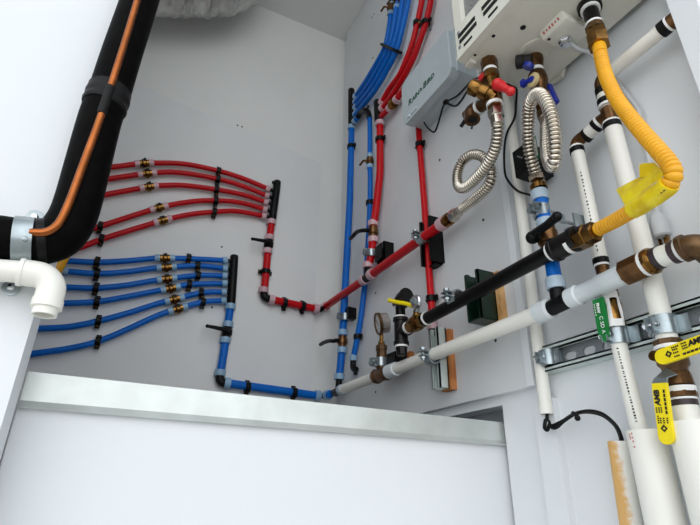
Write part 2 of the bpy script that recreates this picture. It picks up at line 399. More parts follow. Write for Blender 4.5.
# ------------------------------------------------------------------ right wall, hot side
OD = .05
A0 = W(323.5,308,.04)
tee = W(368,277,OD); ret = W(443.5,223,OD)
root = thing('hot_pipe', 'long red pipe running along the right wall from the corner to the looped steel hose', 'pipe', tee)
zc = tee.z
A1 = V((-OD, A0.y, A0.z))
dd = (ret-tee).normalized()
A0 = tee-dd*((tee.y-K(322,308,O).y*1.6)/abs(dd.y)) if False else W(324.5,307.3,OD)
line(root, 'black', [K(317.5,309,O), K(320.5,309.6,O), A0], .0085, 'elbow')
ring(root, A0+dd*.006, dd, R1, 'ringr', .018)
line(root, 'red', [A0, tee-dd*.014], R1); line(root, 'red', [tee+dd*.014, ret], R1)
e = P(root, 'tee', 'black'); e.cyl(tee-dd*.018, tee+dd*.018, R1*1.05); e.cyl(tee, tee+Z*.03, R1*1.0); e.done()
for p in (tee-dd*.022, tee+dd*.022, ret-dd*.004): ring(root, p, dd, R1, 'ringr', .018)
b = P(root, 'adapter', 'brass'); b.lathe(ret, dd, [(0,.009),(.0,.012),(.012,.012),(.013,.0145),(.022,.0145),(.023,.010),(.03,.010)], 12); b.done()

def strap(p, d, r, towall, dist, label, group, bolt=None, m='galv', L=.02):
    """metal pipe clamp: band, two ears meeting in front with a bolt through them, a foot reaching the wall"""
    d = d.normalized(); p = V(p); root = thing('pipe_clamp', label, 'clamp', p, group)
    side = d.cross(towall).normalized()
    P(root, 'band', m).tubering(p-d*L/2, p+d*L/2, r+.0032, r+.0004, 20).done()
    f = p-towall*(r+.0075)+side*(r*.35)
    for k in (-1, 1): P(root, 'ear', m).box(f+side*k*.004, L*.9, .0022, .015, d, side, towall).done(bevel=.0006)
    P(root, 'foot', m).box(p+towall*(r+(dist-r)/2), L*.8, .004, max(.004, dist-r-.001), d, side, towall).done()
    s = P(root, 'bolt', m); q = f-towall*.001; s.cyl(q-side*.014, q+side*.012, .0028, 8); s.lathe(q+side*.007, side, [(0,.003),(.0,.0056),(.005,.0056),(.005,.003)], 6); s.lathe(q-side*.007, -side, [(0,.003),(.0,.0056),(.004,.0056),(.004,.003)], 6); s.done()
    return root
GS = 'galvanised clamps along the right wall'
strap(W(422.5,238,OD), dd, R1, X, .036, 'galvanised clamp on the long red pipe in front of the black channel', GS)
Zd = V((0,0,-1))

def channel(root, c, long, out, wid, L, w, d, m, name='channel', tk=.003, lips=.007):
    """strut channel: back web plus two sides with inward lips, open towards out"""
    c = V(c); b = P(root, name, m)
    b.box(c+out*tk/2, L, w, tk, long, wid, out)
    for s in (-1, 1):
        b.box(c+wid*s*(w/2-tk/2)+out*d/2, L, tk, d, long, wid, out)
        b.box(c+wid*s*(w/2-lips/2)+out*(d-tk/2), L, lips, tk, long, wid, out)
        b.box(c+wid*s*(w/2-lips+tk/2)+out*(d-tk*1.3), L, tk, tk*2.4, long, wid, out)
    return b.done(bevel=.0008)
# wall channels that carry the clamps
c = W(438,244,.014); c = V((-.0142, c.y, c.z))
root = thing('strut_block', 'short black strut channel behind the long red pipe', 'bracket', c, 'short strut channels on the right board')
channel(root, c, Z, IN, Y, .112, .042, .035, 'black')
P(root, 'bottom_plate', 'black').span(c+V((0,-.012,-.058)), c+V((-.02,.012,-.056))).done()
c = W(389,256,.014); c = V((-.0142, c.y, c.z))
root = thing('strut_block', 'black angled wall bracket behind the upright red pipe', 'bracket', c, 'short strut channels on the right board')
channel(root, c-V((0,.006,0)), Z, IN, Y, .055, .04, .03, 'black')
P(root, 'plate', 'black').span(c+V((-.031,-.02,-.02)), c+V((-.034,.016,.024))).done()

# upright red pipe with brass valve, from the red manifold near the timer box
OR = .034
r0, rv, rt = W(380,125,OR), W(373.2,232,.04), tee+Z*.026
root = thing('supply_pipe', 'upright red pipe with brass lever valve joining the long red pipe', 'pipe', rt)
up = [r0, W(380,140,OR), W(380,170,OR), W(378.2,190,.036), W(375.5,213,.038), rv+Z*.014]
line(root, 'red', up, R1*.98, sm=True); line(root, 'red', [rv-Z*.014, W(371.6,254,.046), rt], R1*.98)
lever_valve(root, rv, Z, R1, IN, [W(362,230.5,.07), W(357,232,.072), W(353,236,.072), W(350.5,238.5,.07)], 'bronze')
for q in (rv+Z*.026, rv-Z*.026, rt+Z*.008): ring(root, q, Z, R1, 'ringr')
ring(root, W(380,124,OR), Z, R1, 'ringr')
strap(W(371.5,254,.046), Zd, R1, X, .034, 'galvanised clamp on the upright red pipe below its brass valve', GS)
clip([W(380,140,OR)], Z, R1, IN, 'black ring clip near the top of the upright red pipe', 'black clips on the right wall', .02)

a, c = W(377.3,101,.032), W(378.4,122,.032)
RP = [W(381,103.5,.034), W(381.3,109.5,.034), W(381.5,116,.034)]
manifold('manifold', 'short black manifold where two red tubes meet behind the grey timer box', a, c, RP, IN, -Y)
def wl(pts, o): return [W(p[0], p[1], o if len(p) < 3 else p[2]) for p in pts]
TR = [[(381,103.5),(390,88),(399.5,75),(407,58),(412.5,43),(417.5,23),(422,0),(424,-14)], [(381.3,109.5),(393,94),(404.5,75.5),(413,59),(419,43),(425.8,23),(431,0),(433,-14)]]
for i, t in enumerate(TR):
    root = thing('water_tube', ['left', 'right'][i]+'-hand tube of the two red tubes rising beside the grey timer box', 'pipe', W(*t[0], .034), 'red tubes rising on the right wall')
    line(root, 'red', wl(t, .034), .0086, 'tube', sm=True); ring(root, W(t[0][0]+1, t[0][1]-1.5, .034), W(*t[1], .034)-W(*t[0], .034), .009, 'ringr', .012)
root = thing('branch_tube', 'short red branch with a brass valve disappearing behind the grey timer box', 'pipe', W(393,103.5,.034))
line(root, 'red', wl([(381.5,116),(388,109.5),(392,105)], .034), .009, 'tube'); line(root, 'red', wl([(394,102),(402,92),(408,84)], .034), .009, 'tube')
inline_valve(root, W(393,103.8,.034), W(398,97,.034)-W(388,109.5,.034), .009, 'ringr')
pp = [W(417.3,23.5,.034), W(425.9,22.7,.034)]
clip(pp, Z, .0088, IN, 'black double ring clip round the two red tubes at the top', 'black clips on the right wall', .02)

# right red riser
OQ = .03
root = thing('riser_pipe', 'thin upright red pipe below the grey timer box ending in a black elbow', 'pipe', W(432,331,OQ))
q = [W(418,118,OQ), W(419.6,145,OQ), W(424,200,OQ), W(428.6,266,OQ), W(431.2,300,OQ), W(432.3,326,OQ)]
yy = sum(p.y for p in q)/len(q); q = [V((-OQ, p.y, p.z)) for p in q]
line(root, 'red', q, .0079); ring(root, q[-1], Z, .0079, 'ringr')
elbow(root, q[-1], q[-1]-Z*.022, q[-1]-Z*.022-Y*.022, .0085)
clip([W(419.6,145,OQ)], Z, .0079, IN, 'black clip on the thin upright red pipe just below the timer box', 'black clips on the right wall', .02)
clip([W(431.2,299,OQ)], Z, .0079, IN, 'black clip on the thin upright red pipe beside the yellow-handled valve', 'black clips on the right wall', .02)

# ------------------------------------------------------------------ right wall, cold side
OB = .034
a, c = W(351.4,89.5,OB), W(351.6,126,OB)
BP = [W(355,97.5,OB), W(355,103,OB), W(355,108.6,OB), W(355,115,OB), W(355,121.4,OB)]
manifold('manifold', 'black bar manifold in the corner gathering the bundle of blue tubes', a, c, BP, IN, -Y)
TB = [[(355,97.5),(366,81),(378.5,60),(385.3,46),(389.3,27),(391.2,9),(392.3,-12)], [(355,103),(369,84),(382,61.5),(388.7,47),(393.5,27),(397,4),(398.8,-12)],
      [(355,108.6),(372,87),(385.6,63),(392.4,48.5),(397.8,28),(402.6,0),(404,-14)], [(355,115),(375,90),(389.6,65),(396.4,50),(402.5,28),(408.5,0),(410.5,-14)]]
for i, t in enumerate(TB):
    root = thing('water_tube', ['leftmost blue tube, with a brass valve, of the bundle rising above the corner manifold', 'second blue tube from the left, valve cut by the top edge, of the rising bundle',
         'third blue tube from the left of the bundle rising above the corner manifold', 'rightmost blue tube of the bundle rising above the corner manifold'][i], 'pipe', W(*t[0], OB), 'blue tubes rising in a bundle')
    line(root, 'blue', wl(t, OB+.002*(i % 2)), .0086, 'tube', sm=True); ring(root, W(t[0][0]+.8, t[0][1]-1.2, OB), W(*t[1], OB)-W(*t[0], OB), .0086, 'ringb', .012)
    if i < 2:
        p = W(*((391.2,8.5) if i == 0 else (397.6,1.5)), OB); d = W(t[-1][0], t[-1][1], OB)-W(t[-3][0], t[-3][1], OB); d.normalize()
        v = P(root, 'valve', 'bronze'); v.lathe(p-d*.014, d, [(0,.0088),(0,.0115),(.008,.0115),(.009,.014),(.019,.014),(.02,.0115),(.028,.0115),(.028,.0088)], 12); v = v.done()
        h = P(v, 'stem', 'bronze'); h.tube([p+IN*.01, p+IN*.024+Y*.004, p+IN*.026+Y*.022-Z*.004], .0035, 8); h.done()
        for s in (-1, 1): ring(root, p+d*s*.021, d, .0086, 'ringb', .013)
c0, c1 = W(383.2,45,OB), W(399,52,OB)
root = thing('cable_tie', 'black tie strapped round the bundle of blue tubes', 'clip', (c0+c1)/2)
d = (W(392.4,48.5,OB)-W(386,62,OB)).normalized(); s = (c1-c0).normalized(); n = d.cross(s).normalized()
hw = (c1-c0).length/2; loop = []
for k in range(24):
    an = 2*PI*k/24; loop.append((c0+c1)/2+s*(hw*max(-1, min(1, 1.25*math.cos(an))))+n*(.0115*max(-1, min(1, 1.3*math.sin(an)))))
P(root, 'band', 'black').tube(loop+[loop[0]], .0046, 8).done(); P(root, 'head', 'black').ball(c0, .006).ball(c1, .005).done()

root = thing('supply_pipe', 'main upright blue pipe in the corner with a bronze lever valve near its foot', 'pipe', W(339.5,380,.045))
b0, bv, b1 = W(351.6,127,OB), W(342.4,341.5,.04), W(339.2,379,.045)
line(root, 'blue', [b0, W(349.8,200,.036), bv+Z*.014], .0108); line(root, 'blue', [bv-Z*.014, b1], .0108)
lever_valve(root, bv, Z, .0108, IN, [W(333.5,341,.07), W(328.5,341,.074), W(323.5,342.7,.074), W(320.5,344.5,.072)], 'bronze')
for q in (b0-Z*.004, bv+Z*.026, bv-Z*.026, b1+Z*.006): ring(root, q, Z, .0108, 'ringb')
clip([W(351.2,147,OB)], Z, .0108, IN, 'black ring clip near the top of the main upright blue pipe', 'black clips on the right wall', .02)
strap(W(345,317.5,.039), Zd, .0108, X, .028, 'galvanised clamp on the main upright blue pipe above its valve', GS)
c = W(354.5,315,.014)
tag(MB().span(c+V((0,-.012,-.016)), c+V((-.026,.014,.018))).build('wall_block', 'black', bevel=.002), 'small black block behind the clamp of the main upright blue pipe', 'block')

root = thing('branch_pipe', 'thin blue pipe hooking out of the corner manifold and down to a black elbow', 'pipe', W(353,360,.03))
e0 = [W(355,121,OB), W(358,117,OB)]
line(root, 'blue', e0, .0085, 'stub'); ring(root, e0[0], e0[1]-e0[0], .0085, 'ringb', .012)
P(root, 'elbow', 'black').curve([e0[1], W(361,112.5,OB), W(365,110.5,.038), W(368.3,113,OB), W(369.6,119,OB)], .0095).done()
P(root, 'collar', 'black').cyl(W(367.2,111,OB), W(368.2,105.5,OB), .004, 8).done()
v1 = W(369.8,161.5,OB)
line(root, 'blue', [W(369.6,118,OB), W(370,140,OB), v1+Z*.01], .0079, 'pipe')
q = [v1-Z*.01, W(370.2,180,OB), W(369.9,203,.03), W(369,225,.026), W(367,260,.024), W(365,282,.024), W(361.3,314,.026), W(357.4,337.5,.028), W(353.2,358,.03)]
line(root, 'blue', q, .0079, 'pipe', sm=True)
v = P(root, 'valve', 'bronze'); v.lathe(v1-Z*.014, Z, [(0,.008),(0,.0105),(.008,.0105),(.009,.0125),(.019,.0125),(.02,.0105),(.028,.0105),(.028,.008)], 12); v = v.done()
h = P(v, 'stem', 'bronze'); h.tube([v1+IN*.01, v1+IN*.02+Y*.006, v1+IN*.022+Y*.024-Z*.006], .0035, 8); h.done()
for s in (-1, 1): ring(root, v1+Z*s*.02, Z, .0079, 'ringb', .013)
ring(root, q[-1], Z, .0079, 'ringb')
e1 = q[-1]-Z*.006; elbow(root, e1, e1-Z*.022+V((0,.0,0)), e1-Z*.03-Y*.018, .0085)
P(root, 'plug', 'black').cyl(e1-Z*.026-Y*.012, e1-Z*.042-Y*.016, .0055, 10).done()
clip([W(369.6,203,.03)], Z, .0079, IN, 'black clip on the thin blue pipe beside the brass valve of the red pipe', 'black clips on the right wall', .02)
clip([W(357.6,337,.028)], Z, .0079, IN, 'black clip low on the thin blue pipe near its black elbow', 'black clips on the right wall', .02)

# ------------------------------------------------------------------ long white pvc water line
OP = .064
def wp(px, py): return W(px, py, OP)
zp = wp(520,322).z
pA, pT, pC, pJ, pU, pE = [wp(*q) for q in ((341,390),(381.7,374.6),(543,311.6),(559,304),(634,269.5),(691,246.5))]
yd = (pU-pJ).normalized()
root = thing('water_main_pipe', 'long white plastic pipe crossing the right wall from the corner to a bronze elbow', 'pipe', pT)
e = P(root, 'corner_tee', 'black'); e.cyl(W(336,392.5,.05), W(342,390,.058), .0115); e.cyl(W(338.4,390.5,.05), b1+Z*.004, .009); e.done()
ya = (pT-pA).normalized(); yb = (pC-pT).normalized()
line(root, 'pvc', [pA, pT-ya*.012], .0124, 'pipe'); ring(root, pA+ya*.006, ya, .0105, 'ringg', .018, 'end_ring')
line(root, 'pvc', [pT+yb*.012, pC], .0124, 'pipe')
b = P(root, 'bronze_tee', 'bronze'); b.lathe(pT-ya*.028, ya, [(0,.011),(0,.0165),(.008,.0175),(.01,.0155),(.048,.0155),(.05,.0175),(.058,.0165),(.058,.011)], 18)
b.cyl(pT, pT+Z*.04, .0125); b.done()
P(root, 'sealing_tape', 'teflon').cyl(pT+yb*.029, pT+yb*.032, .0145).done()
P(root, 'coupling', 'pvcg').lathe(pT+yb*.032, yb, [(0,.012),(0,.016),(.034,.0155),(.036,.0125)]).done()
P(root, 'coupling', 'pvcg').lathe(pC-yb*.012, yb, [(0,.0125),(.002,.0162),(.026,.0162),(.028,.0125)]).done()
e = P(root, 'black_tee', 'black'); e.cyl(pC+yb*.01, pJ+yd*.022, .0118); e.cyl(pJ, pJ+Z*.032, .0108); e.done()
pR = wp(570,299.5)
P(root, 'coupling', 'pvcg').lathe(pJ+yd*.02, yd, [(0,.011),(.0,.0148),(.006,.015),(.016,.015),(.018,.0124),(.05,.0122),(.052,.0138),(.092,.0138),(.092,.011)]).done()
hx = wp(624,273.7)+yd*.008
P(root, 'union_nut', 'bronze').lathe(hx-yd*.008, yd, [(0,.013),(.002,.0172),(.028,.0172),(.03,.0145)], 8).done()
P(root, 'sealing_tape', 'teflon').cyl(hx+yd*.021, hx+yd*.026, .016).done()
P(root, 'union_ring', 'brass').lathe(hx+yd*.026, yd, [(0,.013),(.0,.0168),(.003,.0172),(.007,.0172),(.010,.015)]).done()
pe = wp(684,249)
P(root, 'primer_band', 'purple').cyl(hx+yd*.035, hx+yd*.043, .0142).done()
line(root, 'pvc', [hx+yd*.04, pe], .0132, 'pipe')
P(root, 'primer_band', 'purple').cyl(wp(673,252.8), wp(678.5,250.6), .0142).done()
P(root, 'sealing_tape', 'teflon').cyl(wp(679.5,250.2), wp(682,249.3), .0142).done()
el = P(root, 'bronze_elbow', 'oldbr'); q0, q1 = wp(682.5,249.3), wp(697,244)
el.tube([q0]+arc_corner(q0, q1, q1+V((.03,0,-.012)), .012)+[q1+V((.045,0,-.018))], .0145); el.lathe(q0, yd, [(0,.012),(0,.0165),(.006,.0165),(.007,.0145)]); el.done()
# clamps and channel pieces behind it
strap(wp(432,357), yb, .0124, X, .03, 'galvanised clamp on the long white pipe in front of the grey channel', GS)
c = W(444,359,.025); c = V((-.0262, c.y, c.z))
root = thing('strut_block', 'grey galvanised strut channel on an orange wood strip behind the white pipe', 'bracket', c, 'short strut channels on the right board')
channel(root, c, Z, IN, Y, .122, .028, .022, 'rail')
P(root, 'wood_strip', 'wood2').span((-.0142, c.y-.022, c.z-.064), (-.026, c.y+.012, c.z+.058)).done(bevel=.001)
c = W(489,299,.026); c = V((-.0262, c.y, c.z))
root = thing('strut_block', 'dark green strut channel on a pale wood strip behind the black gas pipe', 'bracket', c, 'short strut channels on the right board')
channel(root, c, Z, IN, Y, .093, .038, .038, 'dgreen')
P(root, 'bottom_plate', 'dgreen').span((-.027, c.y-.017, c.z-.048), (-.064, c.y+.017, c.z-.0455)).done()
P(root, 'wood_strip', 'wood').span((-.0142, c.y-.03, c.z-.052), (-.026, c.y+.012, c.z+.046)).done(bevel=.001)

# pressure gauge standing on the bronze tee
g0 = pT+Z*.04
root = thing('pressure_gauge', 'round pressure gauge with pale dial standing on the bronze tee', 'gauge', g0)
gb = g0+Z*.012
P(root, 'bushing', 'oldbr').lathe(g0-Z*.002, Z, [(0,.0125),(.018,.0125),(.019,.0138),(.030,.0138),(.0305,.011),(.034,.009)], 8).done()
P(root, 'stem', 'brass').lathe(g0+Z*.03, Z, [(0,.0085),(.008,.0075),(.009,.005),(.028,.005)], 8).done()
gc = g0+Z*.082+V((0,-.006,0)); ax = V((-.94,.26,-.2)).normalized(); 
P(root, 'case', 'glass').lathe(gc-ax*.014, ax, [(0,.021),(.002,.0245),(.0215,.0252)], 28).done(); P(root, 'bezel', 'oldbr').tubering(gc+ax*.006, gc+ax*.0135, .0268, .0232, 28).done()
fc = gc+ax*.0105; P(root, 'dial', 'dial').lathe(fc-ax*.001, ax, [(0,.0236),(.001,.0236)], 28).done()
u, v, _ = frame(ax); gu = (Z-ax*Z.dot(ax)).normalized(); gv = ax.cross(gu)
b = P(root, 'scale_marks', 'ink')
for k in range(19):
    an = math.radians(-135+15*k); rd = gu*math.cos(an)+gv*math.sin(an); b.box(fc+rd*.0195, .0045 if k % 2 == 0 else .003, .0011, .0005, rd, ax.cross(rd), ax)
b.done()
rd = gu*math.cos(.7)+gv*math.sin(.7); P(root, 'needle', 'ink').box(fc+rd*.006+ax*.001, .024, .0015, .0006, rd, ax.cross(rd), ax).done()
p = W(382.2,359.5,OP); p = V((g0.x, g0.y, p.z))
strap(V((g0.x,g0.y,g0.z-.012)), Z, .0128, X, .046, 'shiny galvanised clamp round the bronze branch under the gauge', GS)
c = V((-.0142, g0.y-.036, g0.z-.008))
root = thing('wall_block', 'small black bracket on a wood strip beside the clamp under the gauge', 'block', c)
P(root, 'bracket', 'black').span(c+V((-.012,-.016,-.018)), c+V((-.045,.02,.012))).done(bevel=.002)
P(root, 'wood_strip', 'wood2').span(c+V((0,-.026,-.02)), c+V((-.012,.02,.014))).done()

# ------------------------------------------------------------------ gas train
OG = .085
def wg(px, py): return W(px, py, OG)
g1, g2 = wg(426,319), wg(554,250.5); gy = (g2-g1).normalized()
gt = wg(401,331.5); gt = V((-OG, gt.y, gt.z))
root = thing('gas_pipe', 'black iron gas pipe run with tee, drip leg and coupler across the right wall', 'pipe', gt)
P(root, 'long_pipe', 'gas').cyl(g1, g2, .0124).done()
P(root, 'sealing_tape', 'teflon').cyl(g1+gy*.001, g1+gy*.006, .0138).done()
P(root, 'sealing_tape', 'teflon').cyl(wg(550.5,252.3), wg(553.5,250.8), .0142).done()
P(root, 'coupler', 'iron').lathe(wg(554,250.6), gy, [(0,.0135),(0,.0182),(.006,.0185),(.007,.017),(.036,.017),(.037,.0185),(.044,.0182),(.044,.013)], 20).done()
P(root, 'sealing_tape', 'teflon').cyl(wg(569.6,243.2), wg(573,241.6), .0165).done()
P(root, 'tee', 'iron').lathe(gt-Z*.03, Z, [(0,.0125),(0,.0165),(.007,.0168),(.008,.0145),(.052,.0145),(.053,.0168),(.06,.0165),(.06,.0125)]).lathe(gt, gy, [(0,.0135),(.019,.0135),(.02,.0155),(.025,.0155),(.025,.011)]).done()
P(root, 'sealing_tape', 'teflon').cyl(gt+gy*.026, gt+gy*.031, .0132).done()
P(root, 'nipple', 'gas').cyl(gt+gy*.02, gt+gy*.06, .0105).done()
P(root, 'sealing_tape', 'teflon').cyl(gt-Z*.031, gt-Z*.035, .0142).done()
P(root, 'drip_cap', 'iron').lathe(gt-Z*.033, -Z, [(0,.0128),(.004,.0125),(.018,.0115),(.020,.009)], 8).done()
P(root, 'sealing_tape', 'teflon').cyl(gt+Z*.03, gt+Z*.034, .0136).done()
P(root, 'riser', 'gas').cyl(gt+Z*.03, gt+Z*.06, .0108).done()
P(root, 'sealing_tape', 'teflon').cyl(gt+Z*.056, gt+Z*.06, .0136).done()
ge = gt+Z*.074
el = P(root, 'elbow', 'iron'); s0 = gt+Z*.06
el.tube([s0]+arc_corner(s0, ge, ge-Y*.03, .016)+[ge-Y*.026], .0155); el.lathe(s0, Z, [(0,.012),(0,.0175),(.007,.0175),(.008,.0155)]); el.lathe(ge-Y*.022, -Y, [(0,.0155),(.001,.0172),(.006,.0172),(.006,.012)]); el.done()
bv = gt+gy*.062; bd = gy
v = P(root, 'ball_valve', 'brass'); v.lathe(bv-bd*.026, bd, [(0,.011),(0,.0148),(.014,.0148)], 6); v.lathe(bv-bd*.013, bd, [(0,.013),(.003,.0165),(.016,.0172),(.024,.015)], 18); v.lathe(bv+bd*.01, bd, [(0,.0148),(.016,.0148),(.016,.011)], 6)
v.lathe(bv, Z, [(0,.009),(.017,.009),(.018,.007),(.028,.006)], 12); v = v.done()
h = P(v, 'lever_handle', 'yelh'); hp = bv+Z*.034; tip = W(389.5,300.3,OG+.02)
h.tube(smooth([hp, hp.lerp(tip, .35)+Z*.002, hp.lerp(tip, .7), tip], 5), .0048, 10); h.ball(tip, .005); h.done()
hb_ = W(418.5,302,OG+.002); P(v, 'handle_bracket', 'chrome').lathe(hb_, V((-1,-.15,-.1)), [(0,.0125),(.003,.0145),(.009,.0145),(.011,.0125)], 20).done()
P(v, 'handle_nut', 'galv').lathe(hb_+IN*.010, V((-1,-.15,-.1)), [(0,.0075),(.005,.0075),(.006,.004),(.010,.004)], 6).done()
P(v, 'bracket_arm', 'galv').cyl(hb_, bv+Z*.02, .0055).done()
strap(wg(456,298.8), gy, .0124, X, .034, 'galvanised clamp on the black gas pipe beside the dark green channel', GS)

# yellow flexible gas connector
root = thing('gas_connector', 'yellow corrugated flexible gas hose hanging under the heater', 'hose', W(680,176,.25))
nut0, nut1 = W(574,241.5,OG), W(597,230.5,OG+.003); nd = (nut1-nut0).normalized()
Ln = (nut1-nut0).length
P(root, 'union_nut', 'brass').lathe(nut0, nd, [(0,.012),(0,.0155),(.004,.0165),(Ln*.6,.0165),(Ln*.62,.0148),(Ln*.95,.0145),(Ln,.010)], 6).done()
gx = V((-.078,-1.083,.705))
tp0, tp1 = W(595.8,31,.08), W(599.5,47,.083); td = (tp1-tp0).normalized(); Lt = (tp1-tp0).length
P(root, 'union_nut', 'brass').lathe(tp0, td, [(0,.0115),(0,.0138),(Lt*.35,.0145),(Lt*.36,.0158),(Lt*.95,.0158),(Lt,.0105)], 6).done()
fp = [W(598.6,44,.083), W(604,70,.096), W(611.5,89,.108), W(621,105.5,.116), W(640,129.5,.127), W(658,150,.135), W(669.5,164,.138), W(673.5,175,.139), W(667.5,186,.136), W(654,196.5,.128), W(637,207.5,.116), W(619,218.5,.102), W(598,229.5,.088)]
P(root, 'corrugated_hose', 'yel').flex(fp, .0096, .0010, .0060, 18, 8).done()
P(root, 'collar', 'yel').tube([W(598.6,44,.083), W(600.5,54,.09)], .0095).done()
# label sleeve and flap on the hose
sl = smooth(fp[7:12], 10)[8:-8]
root = thing('hose_tag', 'crumpled yellow plastic tag wrapped round the lower leg of the gas hose', 'tag', sl[len(sl)//2])
P(root, 'sleeve', 'tag').tube(sl, [.0112+.0002*math.sin(i*.7) for i in range(len(sl))], 20).done()
def bil(a, b_, c_, d_, s, t): return (a.lerp(b_, s)).lerp(d_.lerp(c_, s), t)
def sheet(b, A, B):
    nx, ny = len(A)-1, len(A[0])-1
    for i in range(nx):
        for j in range(ny): b.face((A[i][j], A[i+1][j], A[i+1][j+1], A[i][j+1])); b.face((B[i][j], B[i][j+1], B[i+1][j+1], B[i+1][j]))
    for i in range(nx): b.face((A[i][0], A[i+1][0], B[i+1][0], B[i][0])); b.face((A[i][ny], A[i+1][ny], B[i+1][ny], B[i][ny]))
    for j in range(ny): b.face((A[0][j], A[0][j+1], B[0][j+1], B[0][j])); b.face((A[nx][j], A[nx][j+1], B[nx][j+1], B[nx][j]))
b = P(root, 'flap', 'tag'); c1, c2, c3, c4 = W(616,189.5,.105), W(661,166.5,.13), W(663.5,175,.14), W(625.5,206,.118)
g = [[bil(c1, c2, c3, c4, i/18, j/7)+V((-.9,-.4,.1))*(.0042*math.sin(PI*j/7)+.0011*math.sin(j*1.7+i*.25)) for j in range(8)] for i in range(19)]
vv = [[b.b.verts.new(p) for p in r] for r in g]; ww = [[b.b.verts.new(p+V((.001,.0005,0))) for p in r] for r in g]; sheet(b, vv, ww)
b.done()
b = P(root, 'corner_fold', 'tag'); c1, c2, c3, c4 = W(640,166,.125), W(655,163.5,.13), W(664,173,.137), W(640.5,179,.125)
g = [[bil(c1, c2, c3, c4, i/6, j/5)+V((-.9,-.4,.1))*(.0012*math.sin(i*.8+j*.6)+.003) for j in range(6)] for i in range(7)]
vv = [[b.b.verts.new(p) for p in r] for r in g]; ww = [[b.b.verts.new(p+V((.001,.0005,0))) for p in r] for r in g]; sheet(b, vv, ww)
b.done()
b = P(root, 'print', 'ink')
for k in range(5):
    p = W(652+k*2.6,200.5-k*1.9,.128+k*.002)+V((-.009,-.007,-.004)); b.box(p, .0022, .0006, .0012, nd, V((-.8,-.6,0)), Z)
b.done()

# ------------------------------------------------------------------ heater
HX, HY0, HY1, HZ = -.181, -.90, -1.164, .705
root = thing('water_heater', 'off-white tankless water heater with slotted grille at the top right', 'heater', (-.1,-1.03,HZ))
P(root, 'body', 'heat').span((HX,HY1,HZ), (-.012,HY0,CZ-.35)).done(bevel=.005)
def hw(y, z): return V((HX, y, z))
f = P(root, 'front_frame', 'heat')
f.span((HX-.012,HY0-.002,HZ+.004), (HX+.001,HY0-.022,1.4)); f.span((HX-.012,HY0-.022,HZ+.004), (HX+.001,HY1+.002,HZ+.072)); f.done(bevel=.002)
P(root, 'grille_panel', 'grille').span((HX-.002,HY0-.0225,HZ+.0725), (HX+.0005,HY1+.004,1.4)).done()
f = P(root, 'lower_ledge', 'heat'); f.span((HX-.013,HY0-.001,HZ-.002), (HX+.001,HY1+.002,HZ+.0035)); f.done(bevel=.003)
yk = -.919
for k in range(3):
    y0 = yk-k*.064
    for (zz, a0, a1, hgt) in ((.054, 0, .052, .0085), (.039, .002, .054, .0085), (.0215, .012, .04, .0045)):
        s = P(root, 'louvre_slot', 'dark'); c = V((HX-.0122, y0-(a0+a1)/2+.012, HZ+zz-.008)); s.box(c, .0018, a1-a0-.006, hgt); s.done(bevel=.0008)
for (y, z) in ((HY0-.012,HZ+.02),(HY0-.012,HZ+.055),(-1.03,HZ+.014)): P(root, 'screw', 'galv').lathe(V((HX-.012,y,z)), IN, [(0,.0035),(.0015,.0035),(.002,.002)], 10).done()
for (x, y) in ((-.165,-.918),(-.150,-.955),(-.115,-1.0),(-.125,-.985)): pass
b = P(root, 'bottom_hole', 'dark')
for (px, py, rr) in ((493.5,36,.0032),(475,55,.0026),(523,27.5,.0048)):
    q = ray(px, py); p = CAM+q*(HZ/q.z); b.lathe(p+Z*.0005, -Z, [(0,rr),(.0009,rr)], 12)
b.done()
b = P(root, 'mounting_foot', 'heat'); b.prism([(-.004,-.93,HZ+.03),(-.004,-.93,HZ-.004),(-.004,-.962,HZ-.01),(-.004,-.985,HZ+.03)], (-.008,0,0)); b.done(bevel=.001)
for (xa, xb, dz, dy) in ((.006,.018,.007,.014),(.035,.045,.009,.01)): P(root, 'rubber_foot' if False else 'corner_tab', 'heat').span((HX+xa,HY0+.001,HZ-dz),(HX+xb,HY0-dy,HZ+.002)).done(bevel=.001)
def wzz(px, py, z): q = ray(px, py); return CAM+q*(z/q.z)
b = P(root, 'flange', 'heat'); b.lathe(wzz(537,52,HZ)+Z*.001, -Z, [(0,.030),(.003,.029),(.0035,.023),(.0005,.0225)], 28); b.done()
# junction box under the heater
jb = P(root, 'junction_box', 'heat'); jb.prism([(-.110,0,HZ),(-.103,0,HZ-.016),(-.048,0,HZ-.016),(-.044,0,HZ)], (0,.05,0)); 
bmesh.ops.translate(jb.b, verts=jb.b.verts, vec=(0,-1.058,0)); jb = jb.done(bevel=.003)
sl_ = V((.007,0,-.016)).normalized(); nn = V((-.016,0,-.007)).normalized()
b = P(jb, 'red_print', 'inkr')
for k in range(6):
    b.box(V((-.1065,-1.0165-k*.006,HZ-.008))+nn*.0006, .005 if k not in (1, 4) else .003, .0028, .0003, sl_, Y, nn)
b.done()
kc = V((-.072,-1.026,HZ-.016))
P(jb, 'screw', 'ink').lathe(V((-.097,-1.016,HZ-.016)), -Z, [(0,.0022),(.001,.0028)], 8).done()
P(jb, 'cable_gland', 'chrome').lathe(kc+Z*.001, -Z, [(0,.0105),(.003,.0112),(.005,.0105),(.006,.0082),(.012,.008),(.013,.005)], 20).done()

